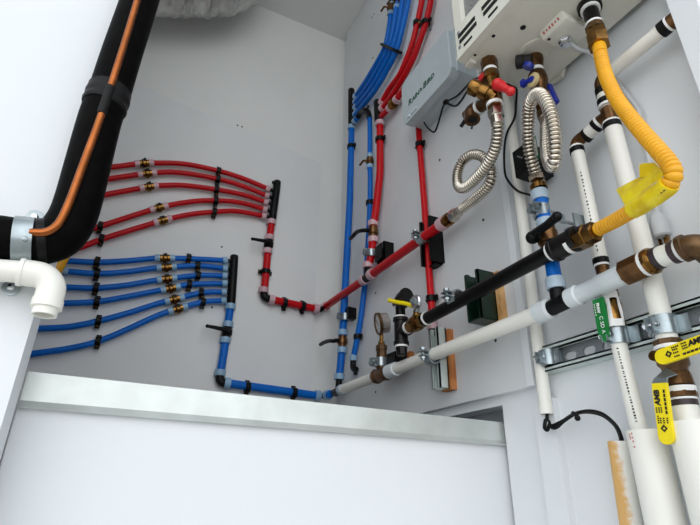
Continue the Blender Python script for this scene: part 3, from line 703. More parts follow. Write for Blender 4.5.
# heater flexible cord and plug
root = thing('power_cord', 'pale grey power cord with three-pin plug hanging behind the yellow hose', 'cord', W(657,236,.012))
q = [kc-Z*.01, W(569,43,.065), W(579,49.5,.05), W(591,54,.03), W(612,76,.012), W(627,95,.009), W(639,112,.008), W(643,135,.008), W(649,160,.008), W(655,185,.008), W(656.5,205,.011), W(656.8,214,.013)]
line(root, 'cord', q, .0032, 'cord', sm=True, seg=10)
p = W(657,216,.013)
b = P(root, 'plug', 'cord'); b.lathe(p+Z*.006, -Z, [(0,.004),(.004,.006),(.008,.009),(.016,.011),(.036,.0112),(.038,.009)], 14); b.done()
b = P(root, 'prongs', 'brass'); e = p-Z*.03
b.box(e+V((0,.005,-.012)), .006, .0018, .018); b.box(e+V((0,-.006,-.012)), .006, .0018, .018); b.cyl(e+V((.004,0,0)), e+V((.004,0,-.021)), .0022, 8); b.done()

# gas nipple under the heater
root = thing('gas_inlet_nipple', 'black threaded nipple between heater and yellow gas hose', 'pipe', gx)
ga = W(590,9,.077); gd = (tp0-ga).normalized(); Lg = (tp0-ga).length
P(root, 'nipple', 'gas').cyl(ga-gd*.02, tp0, .0113).done()
P(root, 'coupling', 'iron').lathe(ga-gd*.035, gd, [(0,.0145),(0,.0182),(.03,.0182),(.036,.0178),(.036,.012)]).done()
P(root, 'sealing_tape', 'teflon').cyl(ga+gd*.001, ga+gd*.006, .0145).done(); P(root, 'adapter', 'oldbr').lathe(tp0-gd*.011, gd, [(0,.012),(.001,.0138),(.011,.0138)], 8).done(); P(root, 'sealing_tape', 'teflon').cyl(tp0-gd*.015, tp0-gd*.011, .013).done()

# hot outlet valve set
h0 = V((-.142,-.924,HZ))
def hp_(dz, dx=0, dy=0): return h0+V((dx,dy,dz))
root = thing('hot_valve_set', 'brass valve cluster with red handles under the heater', 'valve', hp_(-.06))
P(root, 'nipple', 'bronze').lathe(h0+Z*.004, -Z, [(0,.0146),(.004,.0148),(.024,.0142),(.025,.011)], 8).done()
P(root, 'sealing_tape', 'teflon').cyl(hp_(-.021), hp_(-.027), .0125).done()
P(root, 'body', 'brass').lathe(hp_(-.026), -Z, [(0,.012),(.003,.0145),(.016,.0145),(.018,.0112),(.03,.0105),(.045,.0118),(.047,.0145),(.07,.0145),(.072,.012)], 16).done()
HO = .142
rx = W(471,86.5,HO+.03)-W(497,97,HO); rl = rx.length; rx.normalize()
P(root, 'relief_valve', 'brass').lathe(W(497,97,HO), rx, [(0,.0115),(rl*.3,.0115),(rl*.31,.0138),(rl*.6,.0138),(rl*.62,.0115),(rl*.72,.0142),(rl*.98,.0142),(rl,.010),(rl*1.06,.007)], 12).done()
P(root, 'drain_arm', 'bronze').cyl(W(495,98,HO), W(479,107.5,HO), .0108).done()
P(root, 'sealing_tape', 'teflon').cyl(W(480.5,106.5,HO), W(478.5,107.8,HO), .0128).done()
dc = W(472.5,112,HO); P(root, 'drain_elbow', 'bronze').tube([W(478.5,107.7,HO), W(475,109.8,HO), dc, dc+V((-.003,0,-.006)), dc+V((-.004,-.002,-.022))], [.012,.0138,.0142,.014,.0138], 16).lathe(dc, Y, [(0,.012),(.014,.0125),(.015,.009)], 12).done()
P(root, 'outlet_bore', 'dark').cyl(dc+V((-.004,-.002,-.0215)), dc+V((-.004,-.002,-.0228)), .0092).done()
P(root, 'drain_pin', 'ink').cyl(W(466,119,HO), W(461,126.5,HO), .0036, 10).done()
P(root, 'drain_chain', 'ink').cyl(W(473,123,HO), W(471.5,129,HO), .0018, 8).done()
P(root, 'sealing_tape', 'teflon').cyl(hp_(-.097), hp_(-.103), .0138).done()
h = P(root, 'handle', 'redh'); a = W(497.5,84,.155); b2 = W(510.5,91.5,.15)
h.tube([a+Y*.004, a.lerp(b2, .3), a.lerp(b2, .6), b2], [.008,.0095,.0062,.0068], 12); h.ball(b2, .0078); h.ball(a, .0095); h.cyl(W(495,84,HO), a, .006); h.done()
h = P(root, 'handle', 'redh'); h.box(W(484,77.5,.15), .012, .016, .012); h.done(bevel=.003)
root = thing('steel_hose', 'looped corrugated stainless hose from the red-handled valves to the long red pipe', 'hose', W(470,180,.1))
hb = hp_(-.103)
P(root, 'nut', 'brass').lathe(hb, -Z, [(0,.0125),(.008,.0125),(.009,.0105)], 6).done()
P(root, 'nut', 'steel').lathe(hb-Z*.009, -Z, [(0,.011),(.0,.0135),(.013,.0135),(.014,.0112),(.03,.0105),(.031,.009)], 6).done()
fp = [hb-Z*.036, W(497.3,136,.133), W(494.5,150,.124), W(487,165,.115), W(476,178.5,.107), W(465.5,187.5,.1), W(458.5,186,.096), W(457.3,174,.092), W(462.5,161.5,.087), W(472,154.8,.083), W(482,156.5,.08), W(489.5,166,.077), W(491.3,177.5,.073), W(486.5,188,.067), W(476,198,.061), W(462.5,208.2,.052)]
P(root, 'corrugated_hose', 'steel').flex(fp, .0103, .0025, .0062, 18, 10).done()
P(root, 'nut', 'steel').lathe(ret+dd*.03, dd, [(0,.011),(0,.0138),(.014,.0138),(.015,.0112),(.026,.0105),(.026,.008)], 6).done()

# cold inlet valve set
c0 = wzz(534,59,HZ); c0 = V((c0.x, c0.y, HZ))
def cp_(dz, dx=0, dy=0): return c0+V((dx,dy,dz))
root = thing('cold_valve_set', 'bronze valve with blue handles under the heater', 'valve', cp_(-.06))
P(root, 'inlet', 'bronze').lathe(cp_(.002), -Z, [(0,.0155),(.01,.0155),(.016,.0138),(.03,.012)], 16).done()
CO_ = -c0.x
a, c = W(532,60,CO_+.014), W(516,62.5,CO_+.03); d = (c-a).normalized(); Lc = (c-a).length
P(root, 'strainer', 'ink').lathe(a, d, [(0,.0105),(Lc*.5,.0105),(Lc*.52,.0122),(Lc*.95,.0122),(Lc,.0095)], 12).done()
P(root, 'filter_band', 'blueh').lathe(W(529.5,64,CO_+.022), W(527,68.5,CO_+.024)-W(529.5,64,CO_+.022), [(0,.009),(.008,.009)], 12).done()
P(root, 'sealing_tape', 'teflon').cyl(cp_(-.026), cp_(-.034), .0128).done()
P(root, 'body', 'bronze').lathe(cp_(-.032), -Z, [(0,.0122),(.004,.0145),(.018,.0165),(.032,.0145),(.036,.0125),(.052,.012)], 18).done()
a = W(534.5,80.5,CO_+.016); P(root, 'cap_ring', 'tan').lathe(a, V((-1,.1,0)), [(0,.0125),(.005,.0125),(.006,.0105),(.006,.006)], 20).done()
h = P(root, 'handle', 'blueh'); c = W(523.5,83.5,CO_+.022); h.cyl(a, a+IN*.008, .0055, 12); h.tube([a+IN*.006, a.lerp(c, .5)+IN*.003, c], [.005,.004,.006], 10); h.box(c, .008, .008, .012); h.done()
h = P(root, 'handle', 'blueh'); c = W(551.5,94.5,CO_-.012); u_ = (W(555.5,103,CO_-.012)-W(547.5,86,CO_-.012)); lu = u_.length; u_.normalize(); n_ = u_.cross(X).normalized(); h.box(c, lu, .011, .009, u_, n_, u_.cross(n_)); h.done(bevel=.002)
P(root, 'handle_stem', 'bronze').cyl(W(540,88,CO_), c, .0045).done()
P(root, 'tail', 'bronze').cyl(cp_(-.08), cp_(-.108), .0105).done()
P(root, 'sealing_tape', 'teflon').cyl(cp_(-.094), cp_(-.1), .0118).done()
root = thing('steel_hose', 'arched corrugated stainless hose from the blue-handled valve to the upright blue pipe', 'hose', W(541,150,.1))
P(root, 'nut', 'brass').lathe(cp_(-.106), -Z, [(0,.0115),(.012,.0115),(.013,.0095)], 6).done()
P(root, 'nut', 'steel').lathe(cp_(-.118), -Z, [(0,.0105),(.0,.0125),(.014,.0125),(.015,.0105),(.03,.010)], 6).done()
sA = cp_(-.146)
fp = [sA, W(546.5,148,.093), W(548.5,160,.1), W(551.5,166,.112), W(554.2,161,.122), W(555,146,.128), W(553.6,126,.132), W(548.5,107,.135), W(541,95,.134), W(534.5,95.5,.128), W(529.6,106,.118), W(528,124,.105), W(528.4,142,.092), W(531,158,.08), W(535,172,.066)]
P(root, 'corrugated_hose', 'steel').flex(fp, .0103, .0025, .0062, 18, 10).done()
OC = .064
s1 = W(536.5,177,.063); s2 = W(539.5,191,OC); sd = (s2-s1).normalized(); Ls = (s2-s1).length
P(root, 'nut', 'steel').lathe(s1-sd*.012, sd, [(0,.009),(.0,.0105),(.01,.0105),(.011,.0132),(Ls*.75,.0132),(Ls*.76,.011)], 6).done()
P(root, 'nut', 'brass').lathe(s1+sd*(Ls*.62), sd, [(0,.011),(0,.0138),(.009,.0138),(.009,.01)], 12).done()

# blue upright with bronze lever valve
root = thing('cold_pipe', 'upright blue pipe with bronze black-lever valve below the arched steel hose', 'pipe', pJ+Z*.03)
yb_ = s2.y
k0, kv, k1 = s2, V((-OC, pJ.y, W(547,239,OC).z)), pJ+Z*.032
k0 = V((-OC, k0.y, k0.z))
line(root, 'blue', [k0, kv+Z*.018], .0107); line(root, 'blue', [kv-Z*.018, k1], .0107)
ring(root, W(539.8,196,OC), Z, .0102, 'ringg', .018, 'coupling'); ring(root, kv+Z*.026, Z, .0105, 'ringg', .014, 'coupling'); ring(root, kv-Z*.023, Z, .0105, 'ringg', .01, 'coupling'); ring(root, k1+Z*.0, Z, .0105, 'ringg', .018, 'coupling')
v = P(root, 'valve', 'bronze'); v.lathe(kv-Z*.02, Z, [(0,.0105),(0,.013),(.01,.0132),(.012,.0158),(.03,.0158),(.032,.0132),(.04,.013),(.04,.0105)], 18); v = v.done()
lp0, lp1 = W(532.5,237.5,.085), W(557,216.5,.1)
h = P(v, 'lever_handle', 'black'); h.cyl(kv, lp0.lerp(kv, .2), .008); h.tube([lp0, lp0.lerp(lp1, .15)+Z*.003, lp0.lerp(lp1, .6), lp1], [.009,.007,.0065,.007], 12); h.ball(lp1, .0075); h.ball(lp0, .0105); h.done()
strap(W(541.6,212,OC), Zd, .0107, X, .05, 'galvanised clamp on the upright blue pipe above its lever valve', GS)
# thin rod and small bracket holding the gas coupler
root = thing('rod_hanger', 'grey rod and small bracket holding the gas pipe coupler to the wall', 'bracket', W(573,225,.06))
a, c = W(556,219,.05), W(578,225.5,.05)
P(root, 'rod', 'galv').cyl(a, c, .0025, 8).done()
P(root, 'bracket', 'galv').prism([W(564,238,.07), W(564,229,.07), W(569,226.5,.07), W(574,231,.07), W(574,240,.07)], (.004,0,0)).span(W(576,226,.06), W(586,218,.03)).done(bevel=.0008)
P(root, 'bolt', 'galv').lathe(W(568.5,231.5,.071), IN, [(0,.004),(.003,.004),(.003,.002)], 6).done()

# ------------------------------------------------------------------ white conduit, left of the group
root = thing('conduit_pipe', 'slim white conduit running down beside the grey board and open at its end', 'pipe', W(547.5,414,.02))
t0, t1 = V((-.02,-.846,.9)), V((-.02,W(546.5,413,.02).y,W(546.5,413,.02).z))
P(root, 'pipe', 'pvc').tubering(t0, t1, .0098, .008, 20).done()
P(root, 'end_socket', 'pvc').tubering(t1+Z*.012, t1-Z*.002, .0106, .0082, 20).done()
pA_z = t1
def ypos(px, py, o): return W(px, py, o)
# black cable out of the conduit into the stained pipe
root = thing('cable', 'black cable looping from the white conduit into the stained pipe', 'cable', W(577,414,.025))
q = [t1+Z*.02, t1-Z*.006, W(545.3,421,.022), W(544.7,428,.024), W(547.5,429.8,.025), W(549.5,425,.025), W(553,425.8,.024), W(563,421,.024), W(575,413.8,.026), W(588,411.8,.03), W(603,415.3,.03), W(615,425,.026), W(620.5,436,.022), W(622,446,.02)]
line(root, 'black', q, .0028, 'cable', sm=True, seg=10)
q2 = [W(549,421,.022), W(551.5,427.5,.028), W(557,427.6,.027), W(564,421.5,.027), W(577,413.2,.031), W(590,410.8,.035), W(604,414.6,.035), W(617,427,.03), W(622.5,440,.023)]
line(root, 'black', q2, .0021, 'cable', sm=True, seg=10)
b = P(root, 'cable_tie', 'black'); b.tube([W(573,413,.035), W(576,414.5,.038), W(577.5,417.5,.036)], .003, 8); b.ball(W(577.5,418,.036), .0042); b.done()

# stained pipe
root = thing('stained_pipe', 'white plastic pipe stub with rusty orange stain down its left side', 'pipe', W(630,520,.02))
a = W(618.5,441.5,.018); c = W(636.5,560,.018)
P(root, 'pipe', 'stain').tubering(a, c, .0133, .0112, 28).done()

# ------------------------------------------------------------------ strut channel with slots
SY0, SY1, SZ = -.822, -1.165, .2075
root = thing('strut_rail', 'long slotted galvanised strut rail fixed level across the right wall', 'rail', (-.001,-.99,SZ))
b = P(root, 'web', 'shade_web'); H = .0405; nsl = 10; cell = (SY0-SY1)/nsl
for k in range(nsl):
    y0 = SY0-cell*k; c = V((-.0015, y0-cell/2, SZ)); inner, outer = [], []
    for j in range(20):
        an = 2*PI*j/20; ca, sa = math.cos(an), math.sin(an)
        inner.append(V((0, (.0045*(1 if ca > 0 else -1) if abs(ca) > .05 else 0)+.0066*ca, .0066*sa)))
        t = min(cell/2/abs(ca) if abs(ca) > 1e-6 else 9, H/2/abs(sa) if abs(sa) > 1e-6 else 9); outer.append(V((0, t*ca, t*sa)))
    for an in (0,): pass
    for off in (0, -.0024):
        A = [b.b.verts.new(c+p+X*off) for p in outer]; B_ = [b.b.verts.new(c+p+X*off) for p in inner]
        for j in range(20): b.face((A[j], A[(j+1) % 20], B_[(j+1) % 20], B_[j]))
        if off == 0: B0 = B_
    for j in range(20): b.face((B0[j], B0[(j+1) % 20], B_[(j+1) % 20], B_[j]))
b.done()
b = P(root, 'side_walls', 'rail')
for s in (-1, 1):
    b.span((-.001,SY0,SZ+s*(H/2)), (-.022,SY1,SZ+s*(H/2-.0025))); b.span((-.0195,SY0,SZ+s*(H/2)), (-.022,SY1,SZ+s*(H/2-.0085))); b.span((-.015,SY0,SZ+s*(H/2-.0085)), (-.022,SY1,SZ+s*(H/2-.0062)))
b.done(bevel=.0006)
def rail_clamp(p, r, label):
    root = thing('pipe_clamp', label, 'clamp', p, 'galvanised clamps on the slotted rail')
    P(root, 'band', 'galv').tubering(p-Z*.012, p+Z*.012, r+.003, r+.0004, 22).done()
    for k in (-1, 1): P(root, 'ear', 'galv').span((-.006,p.y+k*(r+.004),p.z-.011), (p.x+.006,p.y+k*(r+.0015),p.z+.011)).done(bevel=.0006)
    P(root, 'foot', 'galv').span((-.0222,p.y-r-.004,p.z-.011), (-.0245,p.y-r-.014,p.z+.011)).done(bevel=.0006)
    q = p+V((-r-.005, .008, 0))
    for k in (0, -.008): P(root, 'lug', 'galv').box(q+V((0,k,0)), .011, .0022, .018).done(bevel=.0006)
    s = P(root, 'bolt', 'chrome'); q = q+V((-.001,0,0)); s.cyl(q+V((0,.006,0)), q+V((0,-.013,0)), .0026, 8); s.lathe(q+V((0,.005,0)), V((0,-1,0)), [(0,.003),(0,.0048),(.004,.0048)], 6); s.done()

# thin printed white pipe
OT = .036
def pv(px, py, o, y): q = W(px, py, o); return V((-o, y, q.z))
yB = -.98
root = thing('drain_pipe', 'thin printed white pipe with green-handled valve in the middle of the right group', 'pipe', pv(630,380,OT,yB))
eB = pv(573.4,144,OT,yB)
tC_y = -1.044
j1 = pv(594,266,OT,yB)
P(root, 'pipe', 'pvc').cyl(eB-Z*.008, j1, .0102).done()
el = P(root, 'elbow', 'bronze'); el.tube([eB-Z*.014]+arc_corner(eB-Z*.014, eB, eB-Y*.02, .009)+[eB-Y*.018], .0098); el.done()
P(root, 'joint_band', 'black').cyl(eB-Z*.012, eB-Z*.021, .0112).done()
P(root, 'sealing_tape', 'teflon').cyl(eB-Z*.0095, eB-Z*.0122, .0112).done()
P(root, 'joint_band', 'black').cyl(j1+Z*.006, j1-Z*.003, .0112).done()
P(root, 'sealing_tape', 'teflon').cyl(j1-Z*.003, j1-Z*.006, .0108).done()
P(root, 'nipple', 'bronze').lathe(j1-Z*.006, -Z, [(0,.0095),(.012,.0095),(.014,.0115),(.03,.0115)], 12).done()
vt = pv(608,286,OT,yB); vb = pv(617.5,326,OT,yB)
P(root, 'valve', 'brass').lathe(j1-Z*.03, -Z, [(0,.0115),(.006,.0138),(.022,.0138),(.024,.0118),(.034,.0145),(.05,.0138),(.062,.0138),(.063,.011),((j1.z-.03-vb.z),.0105)], 16).done()
P(root, 'joint_band', 'purple').cyl(vb+Z*.006, vb-Z*.002, .0118).done()
P(root, 'sealing_tape', 'teflon').cyl(vb-Z*.002, vb-Z*.008, .0118).done()
bB = W(640,432,OT)-Z*.01
P(root, 'pipe', 'pvc').cyl(vb-Z*.007, bB, .0102).done()
hh = [W(592,300.5,.062), W(602,296.5,.06), W(604.5,305,.06), W(608.4,335,.056), W(607.3,339.5,.056), W(604,341.5,.056), W(601,340.5,.056), W(598.2,335,.057)]
h = P(root, 'lever_handle', 'green'); h.prism(hh, (.004,0,0)); hg = h.done(bevel=.0008)
hd = (W(604.5,338,.056)-W(597.5,300,.061)).normalized(); hs = hd.cross(V((-1,0,0))).normalized()
if hs.y > 0: hs = -hs
b = P(hg, 'lettering', 'paper'); og = W(597.0,303,.0628)+IN*.0006
b.text('FNW', .006, W(596.6,303.5,.0622)+IN*.0012, hd, hs, .0002, 0, .0003)
b.text('C SD A', .0074, W(600.0,316.5,.0612)+IN*.0014, hd, hs, .0002)
for k in range(5): b.box(W(594.8,305,.0622)+hd*(.0035*k)+IN*.0012, .0022, .001, .0004, hd, hs, V((-1,0,0)))
b.done()
pt = P(root, 'paper_tag', 'paper')
ra, g = .0162, []
cT = V((-OT, yB, 0))
zt, zb2 = W(606,291,.05).z, W(607,328,.05).z
for i in range(11):
    an = math.radians(55+i*12); row = []
    for j in range(6):
        z = zt+(zb2-zt)*j/5; rr = ra+.001*math.sin(i*1.7+j*1.1); row.append(cT+V((-rr*math.sin(an), rr*math.cos(an), z)))
    g.append(row)
vv = [[pt.b.verts.new(p) for p in r] for r in g]; ww = [[pt.b.verts.new(p+(V((cT.x, cT.y, p.z))-p).normalized()*.0006) for p in r] for r in g]
for i in range(10):                     # torn window leaves the brass showing
    for j in range(5):
        if i >= 6 and j in (1, 2, 3) and not (i > 8): continue
        pt.face((vv[i][j], vv[i+1][j], vv[i+1][j+1], vv[i][j+1])); pt.face((ww[i][j], ww[i][j+1], ww[i+1][j+1], ww[i+1][j]))
pt = pt.done()
b = P(pt, 'print', 'ink')
for j in range(6):
    z = zt+(zb2-zt)*(.08+.15*j)
    for i in range(3):
        an = math.radians(62+i*13+3*(j % 2)); n_ = V((-math.sin(an), math.cos(an), 0)); p = cT+n_*(ra+.0014); p.z = z
        b.box(p, .0028, .0005, .0016, Z.cross(n_), n_, Z)
b.done()
# printed line down the pipe
b = P(root, 'print', 'ink')
def prints(b, x, y, r, z0, z1, ang, n, y2=None):
    n_ = V((-math.sin(ang), math.cos(ang), 0)); s_ = Z.cross(n_)
    for k in range(n):
        f = (k+random.random()*.4)/n; z = z0+(z1-z0)*f; yy = y if y2 is None else y+(y2-y)*f
        b.box(V((x, yy, z))+n_*(r+.0002), random.choice((.0014,.002,.0024)), .0004, abs(z1-z0)/n*random.uniform(.3,.6), s_, n_, Z)
prints(b, -OT, yB, .0102, W(583,175,OT).z, W(595,258,OT).z, math.radians(118), 22); b.done(); b = P(root, 'print', 'ink')
prints(b, -OT, yB, .0102, W(620,350,OT).z, W(637,425,OT).z, math.radians(112), 26, yB-.0045)
b.done()
rail_clamp(V((-OT, yB, SZ-.002)), .0102, 'galvanised clamp holding the thin printed pipe to the slotted rail')
sl0 = bB+V((-.004,-.0098,.01))
root = thing('pipe_sleeve', 'wide white plastic sleeve round the foot of the thin printed pipe', 'pipe', sl0)
P(root, 'sleeve', 'pvc').tubering(sl0, sl0-Z*.25, .0215, .0195, 28).done()
P(root, 'rim_fill', 'pvc').cyl(sl0-Z*.012, sl0-Z*.014, .0197).done()
b = P(root, 'print', 'inkr'); prints(b, sl0.x, sl0.y, .0215, sl0.z-.004, sl0.z-.022, math.radians(82), 4); prints(b, sl0.x, sl0.y, .0215, sl0.z-.004, sl0.z-.012, math.radians(72), 3); b.done()

# thick white pipe with two yellow-handled valves
OX = .033; yC = -1.043; RC = .0124
def pc(px, py): return pv(px, py, OX, yC)
tc_ = pc(607.5,117); 
root = thing('drain_pipe', 'thick white pipe with bronze tee on top and two yellow-handled valves below', 'pipe', pc(665,340))
el0 = pc(598,86)
P(root, 'pipe', 'pvc').cyl(el0-Z*.012, tc_+Z*.012, .0112).done()
el = P(root, 'elbow', 'bronze'); el.tube([el0-Z*.016]+arc_corner(el0-Z*.016, el0+Z*.006, el0+Z*.006-Y*.02, .009)+[el0+Z*.006-Y*.02], .0105); el.done()
P(root, 'joint_band', 'black').cyl(el0-Z*.012, el0-Z*.024, .012).done()
e = P(root, 'tee', 'bronze'); e.cyl(tc_+Z*.022, tc_-Z*.02, .0112); e.cyl(tc_, tc_+Y*.02, .0105); e.done()
for z0, z1, m_ in ((.03,.02,'black'),(.02,.016,'teflon'),(-.013,-.016,'teflon'),(-.016,-.026,'black')): P(root, 'joint_band', m_).cyl(tc_+Z*z0, tc_+Z*z1, .0128).done()
hj = tc_+Y*.018; hk = V((eB.x, eB.y-.016, eB.z)); hk = V((-OX, yB-.018, (eB.z+tc_.z)/2)); 
P(root, 'cross_pipe', 'pvc').cyl(tc_+Y*.018, V((-OX, yB-.014, eB.z)), .0102).done()
for a_, c_, m_ in ((.016,.024,'black'),): 
    dcr = (V((-OX,yB-.014,eB.z))-(tc_+Y*.018)); Lc = dcr.length; dcr.normalize()
    P(root, 'joint_band', 'teflon').cyl(tc_+Y*.018-dcr*.002, tc_+Y*.018+dcr*.002, .0114).done()
    P(root, 'joint_band', 'black').cyl(tc_+Y*.018+dcr*.002, tc_+Y*.018+dcr*.009, .0114).done()
    P(root, 'joint_band', 'black').cyl(tc_+Y*.018+dcr*(Lc-.009), tc_+Y*.018+dcr*(Lc-.001), .0114).done()
lowC = pc(666,343)
P(root, 'pipe', 'pvc').cyl(tc_-Z*.018, lowC, RC).done()
zB = lambda px, py: pc(px, py).z
b = P(root, 'upper_valve', 'oldbr'); b.lathe(pc(666,341), -Z, [(0,.0128),(0,.0165),(.009,.0165),(.0095,.0135)], 8); b.lathe(pc(668.5,350.5), -Z, [(0,.0135),(.001,.0178),(.018,.0178),(.022,.0145),(.03,.0135)], 8); uv = b.done()
P(root, 'sealing_tape', 'teflon').cyl(pc(667,346.5), pc(668,350), .0168).done()
P(root, 'middle_nipple', 'copper').cyl(pc(671,358), pc(675,374), .0118).done()
b = P(root, 'lower_valve', 'bronze'); b.lathe(pc(675,372), -Z, [(0,.0118),(.002,.0158),(.015,.017),(.016,.0172),(.0175,.014)], 8); b.lathe(pc(680,392.5), -Z, [(0,.0135),(0,.0172),(.006,.0172),(.007,.013)], 8); lv = b.done()
P(root, 'sealing_tape', 'teflon').cyl(pc(678.5,387.5), pc(680,393), .0168).done()
P(root, 'sealing_tape', 'teflon').cyl(pc(681.3,398.5), pc(681.8,400.5), .0152).done()
P(root, 'primer_band', 'purple').cyl(pc(682,400.5), pc(683.5,406.5), .0148).done()
P(root, 'pipe', 'pvc').cyl(pc(682,400), pc(700,490), .0144).done()
def vhandle(root, pts, a, c, name, side, flip=1):
    h = P(root, name, 'yelh'); h.prism(pts, (.0045,0,0)); h = h.done(bevel=.001)
    return h
# handle lying across
OH = .07
def wh(px, py): return W(px, py, OH)
ctr = (wh(662,356.5)); far = wh(712,339)
d = (far-ctr); d = V((0, d.y, d.z)).normalized(); s = V((0, -d.z, d.y)); s = s if s.z > 0 else -s; w_ = .0088
pts = [ctr+d*.0+s*w_] + [] 
pts = [ctr+s*w_*math.sin(an)-d*w_*math.cos(an)*1.0 for an in [PI/2-PI*k/8 for k in range(9)]]
pts = [ctr+s*w_]+[ctr-d*w_*math.sin(PI*k/8)+s*w_*math.cos(PI*k/8) for k in range(1, 8)]+[ctr-s*w_]+[far-s*w_, far+s*w_]
h = P(uv, 'lever_handle', 'yelh'); h.prism(pts, (.0045,0,0)); h1 = h.done(bevel=.001)
P(uv, 'valve_stem', 'brass').cyl(V((-OX,yC,ctr.z+.0)), V((-OH+.002,yC,ctr.z+.004)), .006).done()
def handle_print(parent, org, d, s):
    b = P(parent, 'lettering', 'ink'); o = IN*.0006
    dm = [org+d*.0085+s*0+o+(d*a+s*c_)*.0042 for a, c_ in ((-1,0),(0,1),(1,0),(0,-1))]; di = [org+d*.0085+o+(d*a+s*c_)*.0017 for a, c_ in ((-1,0),(0,1),(1,0),(0,-1))]
    A = [b.b.verts.new(p) for p in dm]; B_ = [b.b.verts.new(p) for p in di]
    for k in range(4): b.face((A[k], A[(k+1) % 4], B_[(k+1) % 4], B_[k]))
    b.text('AMB', .0085, org+d*.033+s*.0008+o, d, s, .0002, .15, .0004)
    for k in range(6): b.box(org+d*(.0255+.0046*k)-s*.0052+o, .0036, .0022, .0003, d, s, V((-1,0,0)))
    for r_, q in ((.006, 4), (.003, 3), (-.001, 3), (-.0055, 3)):
        for k in range(q): b.box(org+d*(.0145+.0023*k)+s*r_*.9+o, .0016, .0016, .0003, d, s, V((-1,0,0)))
    for r_ in (.006, .003, .0003):
        for k in range(3): b.box(org+d*(.026+.0022*k)+s*r_+o, .0016, .0015, .0003, d, s, V((-1,0,0)))
    b.done()
handle_print(h1, ctr, d, s)
# handle hanging down
ctr = wh(665.5,436.5); far = wh(658.5,383)
d = (far-ctr); d = V((0, d.y, d.z)).normalized(); s = V((0, -d.z, d.y)); s = -s if s.y < 0 else s; w_ = .0085
pts = [ctr+s*w_]+[ctr-d*w_*math.sin(PI*k/8)+s*w_*math.cos(PI*k/8) for k in range(1, 8)]+[ctr-s*w_]+[far-s*w_, far+s*w_]
h = P(lv, 'lever_handle', 'yelh'); h.prism(pts, (.0045,0,0)); h2 = h.done(bevel=.001)
handle_print(h2, ctr, d, s)
h = P(lv, 'handle_shank', 'galv'); f2 = wh(661,374)
h.prism([far-s*w_, far+s*w_, far+s*w_*.9+d*.006+X*.004, far-s*w_*.9+d*.006+X*.004], (.003,0,0)); h.prism([far+d*.006+s*w_*.9+X*.004, far+d*.006-s*w_*.9+X*.004, far+d*.012-s*w_+X*.022, far+d*.02+s*w_*.4+X*.022], (.003,0,0)); h.done()
rail_clamp(V((-OX, yC, SZ-.006)), RC, 'galvanised clamp holding the thick white pipe to the slotted rail')
rail_clamp(V((-.02, -.846, SZ)), .0098, 'galvanised clamp holding the slim conduit at the end of the slotted rail')
s0 = V((-.042,-1.053,pc(688,424).z))
root = thing('pipe_sleeve', 'widest white plastic sleeve in the bottom right corner round the thick pipe', 'pipe', s0)
P(root, 'sleeve', 'pvc').tubering(s0, s0-Z*.25, .025, .0222, 30).done()
P(root, 'rim_fill', 'pvc').cyl(s0-Z*.002, s0-Z*.004, .0224).done()
# slanting pipe up to the right edge
root = thing('vent_pipe', 'white pipe running level behind the yellow hose to the right door frame', 'pipe', W(660,33,.036))
a = el0+Z*.006-Y*.018; c = W(663,31,.036); c = V((-.036, c.y, a.z))
P(root, 'pipe', 'pvc').cyl(a, c, .0102).done(); dv = (c-a).normalized()
P(root, 'joint_band', 'black').cyl(c-dv*.002, c+dv*.009, .0118).done(); P(root, 'sealing_tape', 'teflon').cyl(c+dv*.009, c+dv*.012, .0118).done(); P(root, 'end_fitting', 'bronze').cyl(c+dv*.012, c+dv*.02, .011).done()

# ------------------------------------------------------------------ black transformer box with green label
c = W(532,165,.02)
root = thing('transformer_box', 'black box with green label mounted on the wall behind the arched steel hose', 'box', c)
y0, y1 = W(514,165,.066).y, W(553,176,.014).y; z0, z1 = W(516,178,.066).z, W(512,153,.066).z
P(root, 'case', 'black').span((-.012,y0,z0), (-.066,y1,z1)).done(bevel=.003)
b = P(root, 'label', 'green'); b.span((-.0662,y0-.036,z0+.006), (-.0668,y0-.056,z1-.002)); lb = b.done()
b = P(lb, 'label_panel', 'paper'); b.span((-.0668,y0-.050,z0+.012), (-.0671,y0-.055,z1-.008)); b.done()
b = P(root, 'print', 'cord')
for k in range(3): b.box(V((-.0664,y0-.012-.004*k,z1-.016-.004*k)), .0004, .004, .001)
b.done()

# ------------------------------------------------------------------ timer box
TX = -.082
def wt(px, py): return W(px, py, .082)
ya, yb2 = wt(401.5,85).y, wt(448,28).y; zt, zb2 = wt(401.5,85).z, wt(406,124).z
root = thing('irrigation_timer', 'grey plastic irrigation timer box with green lettering beside the heater', 'timer', (-.04,(ya+yb2)/2,zb2))
bd = P(root, 'case', 'timer'); bd.span((-.0145,yb2-.004,zb2+.01), (TX+.014,ya-.006,zt-.002)); bd.done(bevel=.006)
b = P(root, 'door', 'timer'); n_ = 10; pr = []
for (yy_, zz_, sy, sz) in ((ya,zt,-1,-1),(ya,zb2,-1,1),(yb2,zb2,1,1),(yb2,zt,1,-1)):
    pr.append((yy_, zz_, sy, sz))
R_ = .02; poly = []
for (cy, cz, a0) in ((ya-R_,zt-R_,0),(yb2+R_,zt-R_,90),(yb2+R_,zb2+R_,180),(ya-R_,zb2+R_,270)):
    for k in range(7):
        an = math.radians(a0+15*k); poly.append(V((TX, cy+R_*math.cos(an), cz+R_*math.sin(an))))
b.prism(poly, (.022,0,0)); b.done(bevel=.0035)
b = P(root, 'edge_band', 'timer2'); b.span((TX-.0012,yb2+.004,zb2+.016), (TX+.018,yb2-.0012,zt-.012)); b.done(bevel=.002)
b = P(root, 'lower_latch', 'timer2'); b.box(V((TX-.0015,ya-.055,zb2+.012)), .004, .022, .006); b.box(V((TX-.0015,ya-.03,zb2+.012)), .004, .010, .006); b.done(bevel=.001)
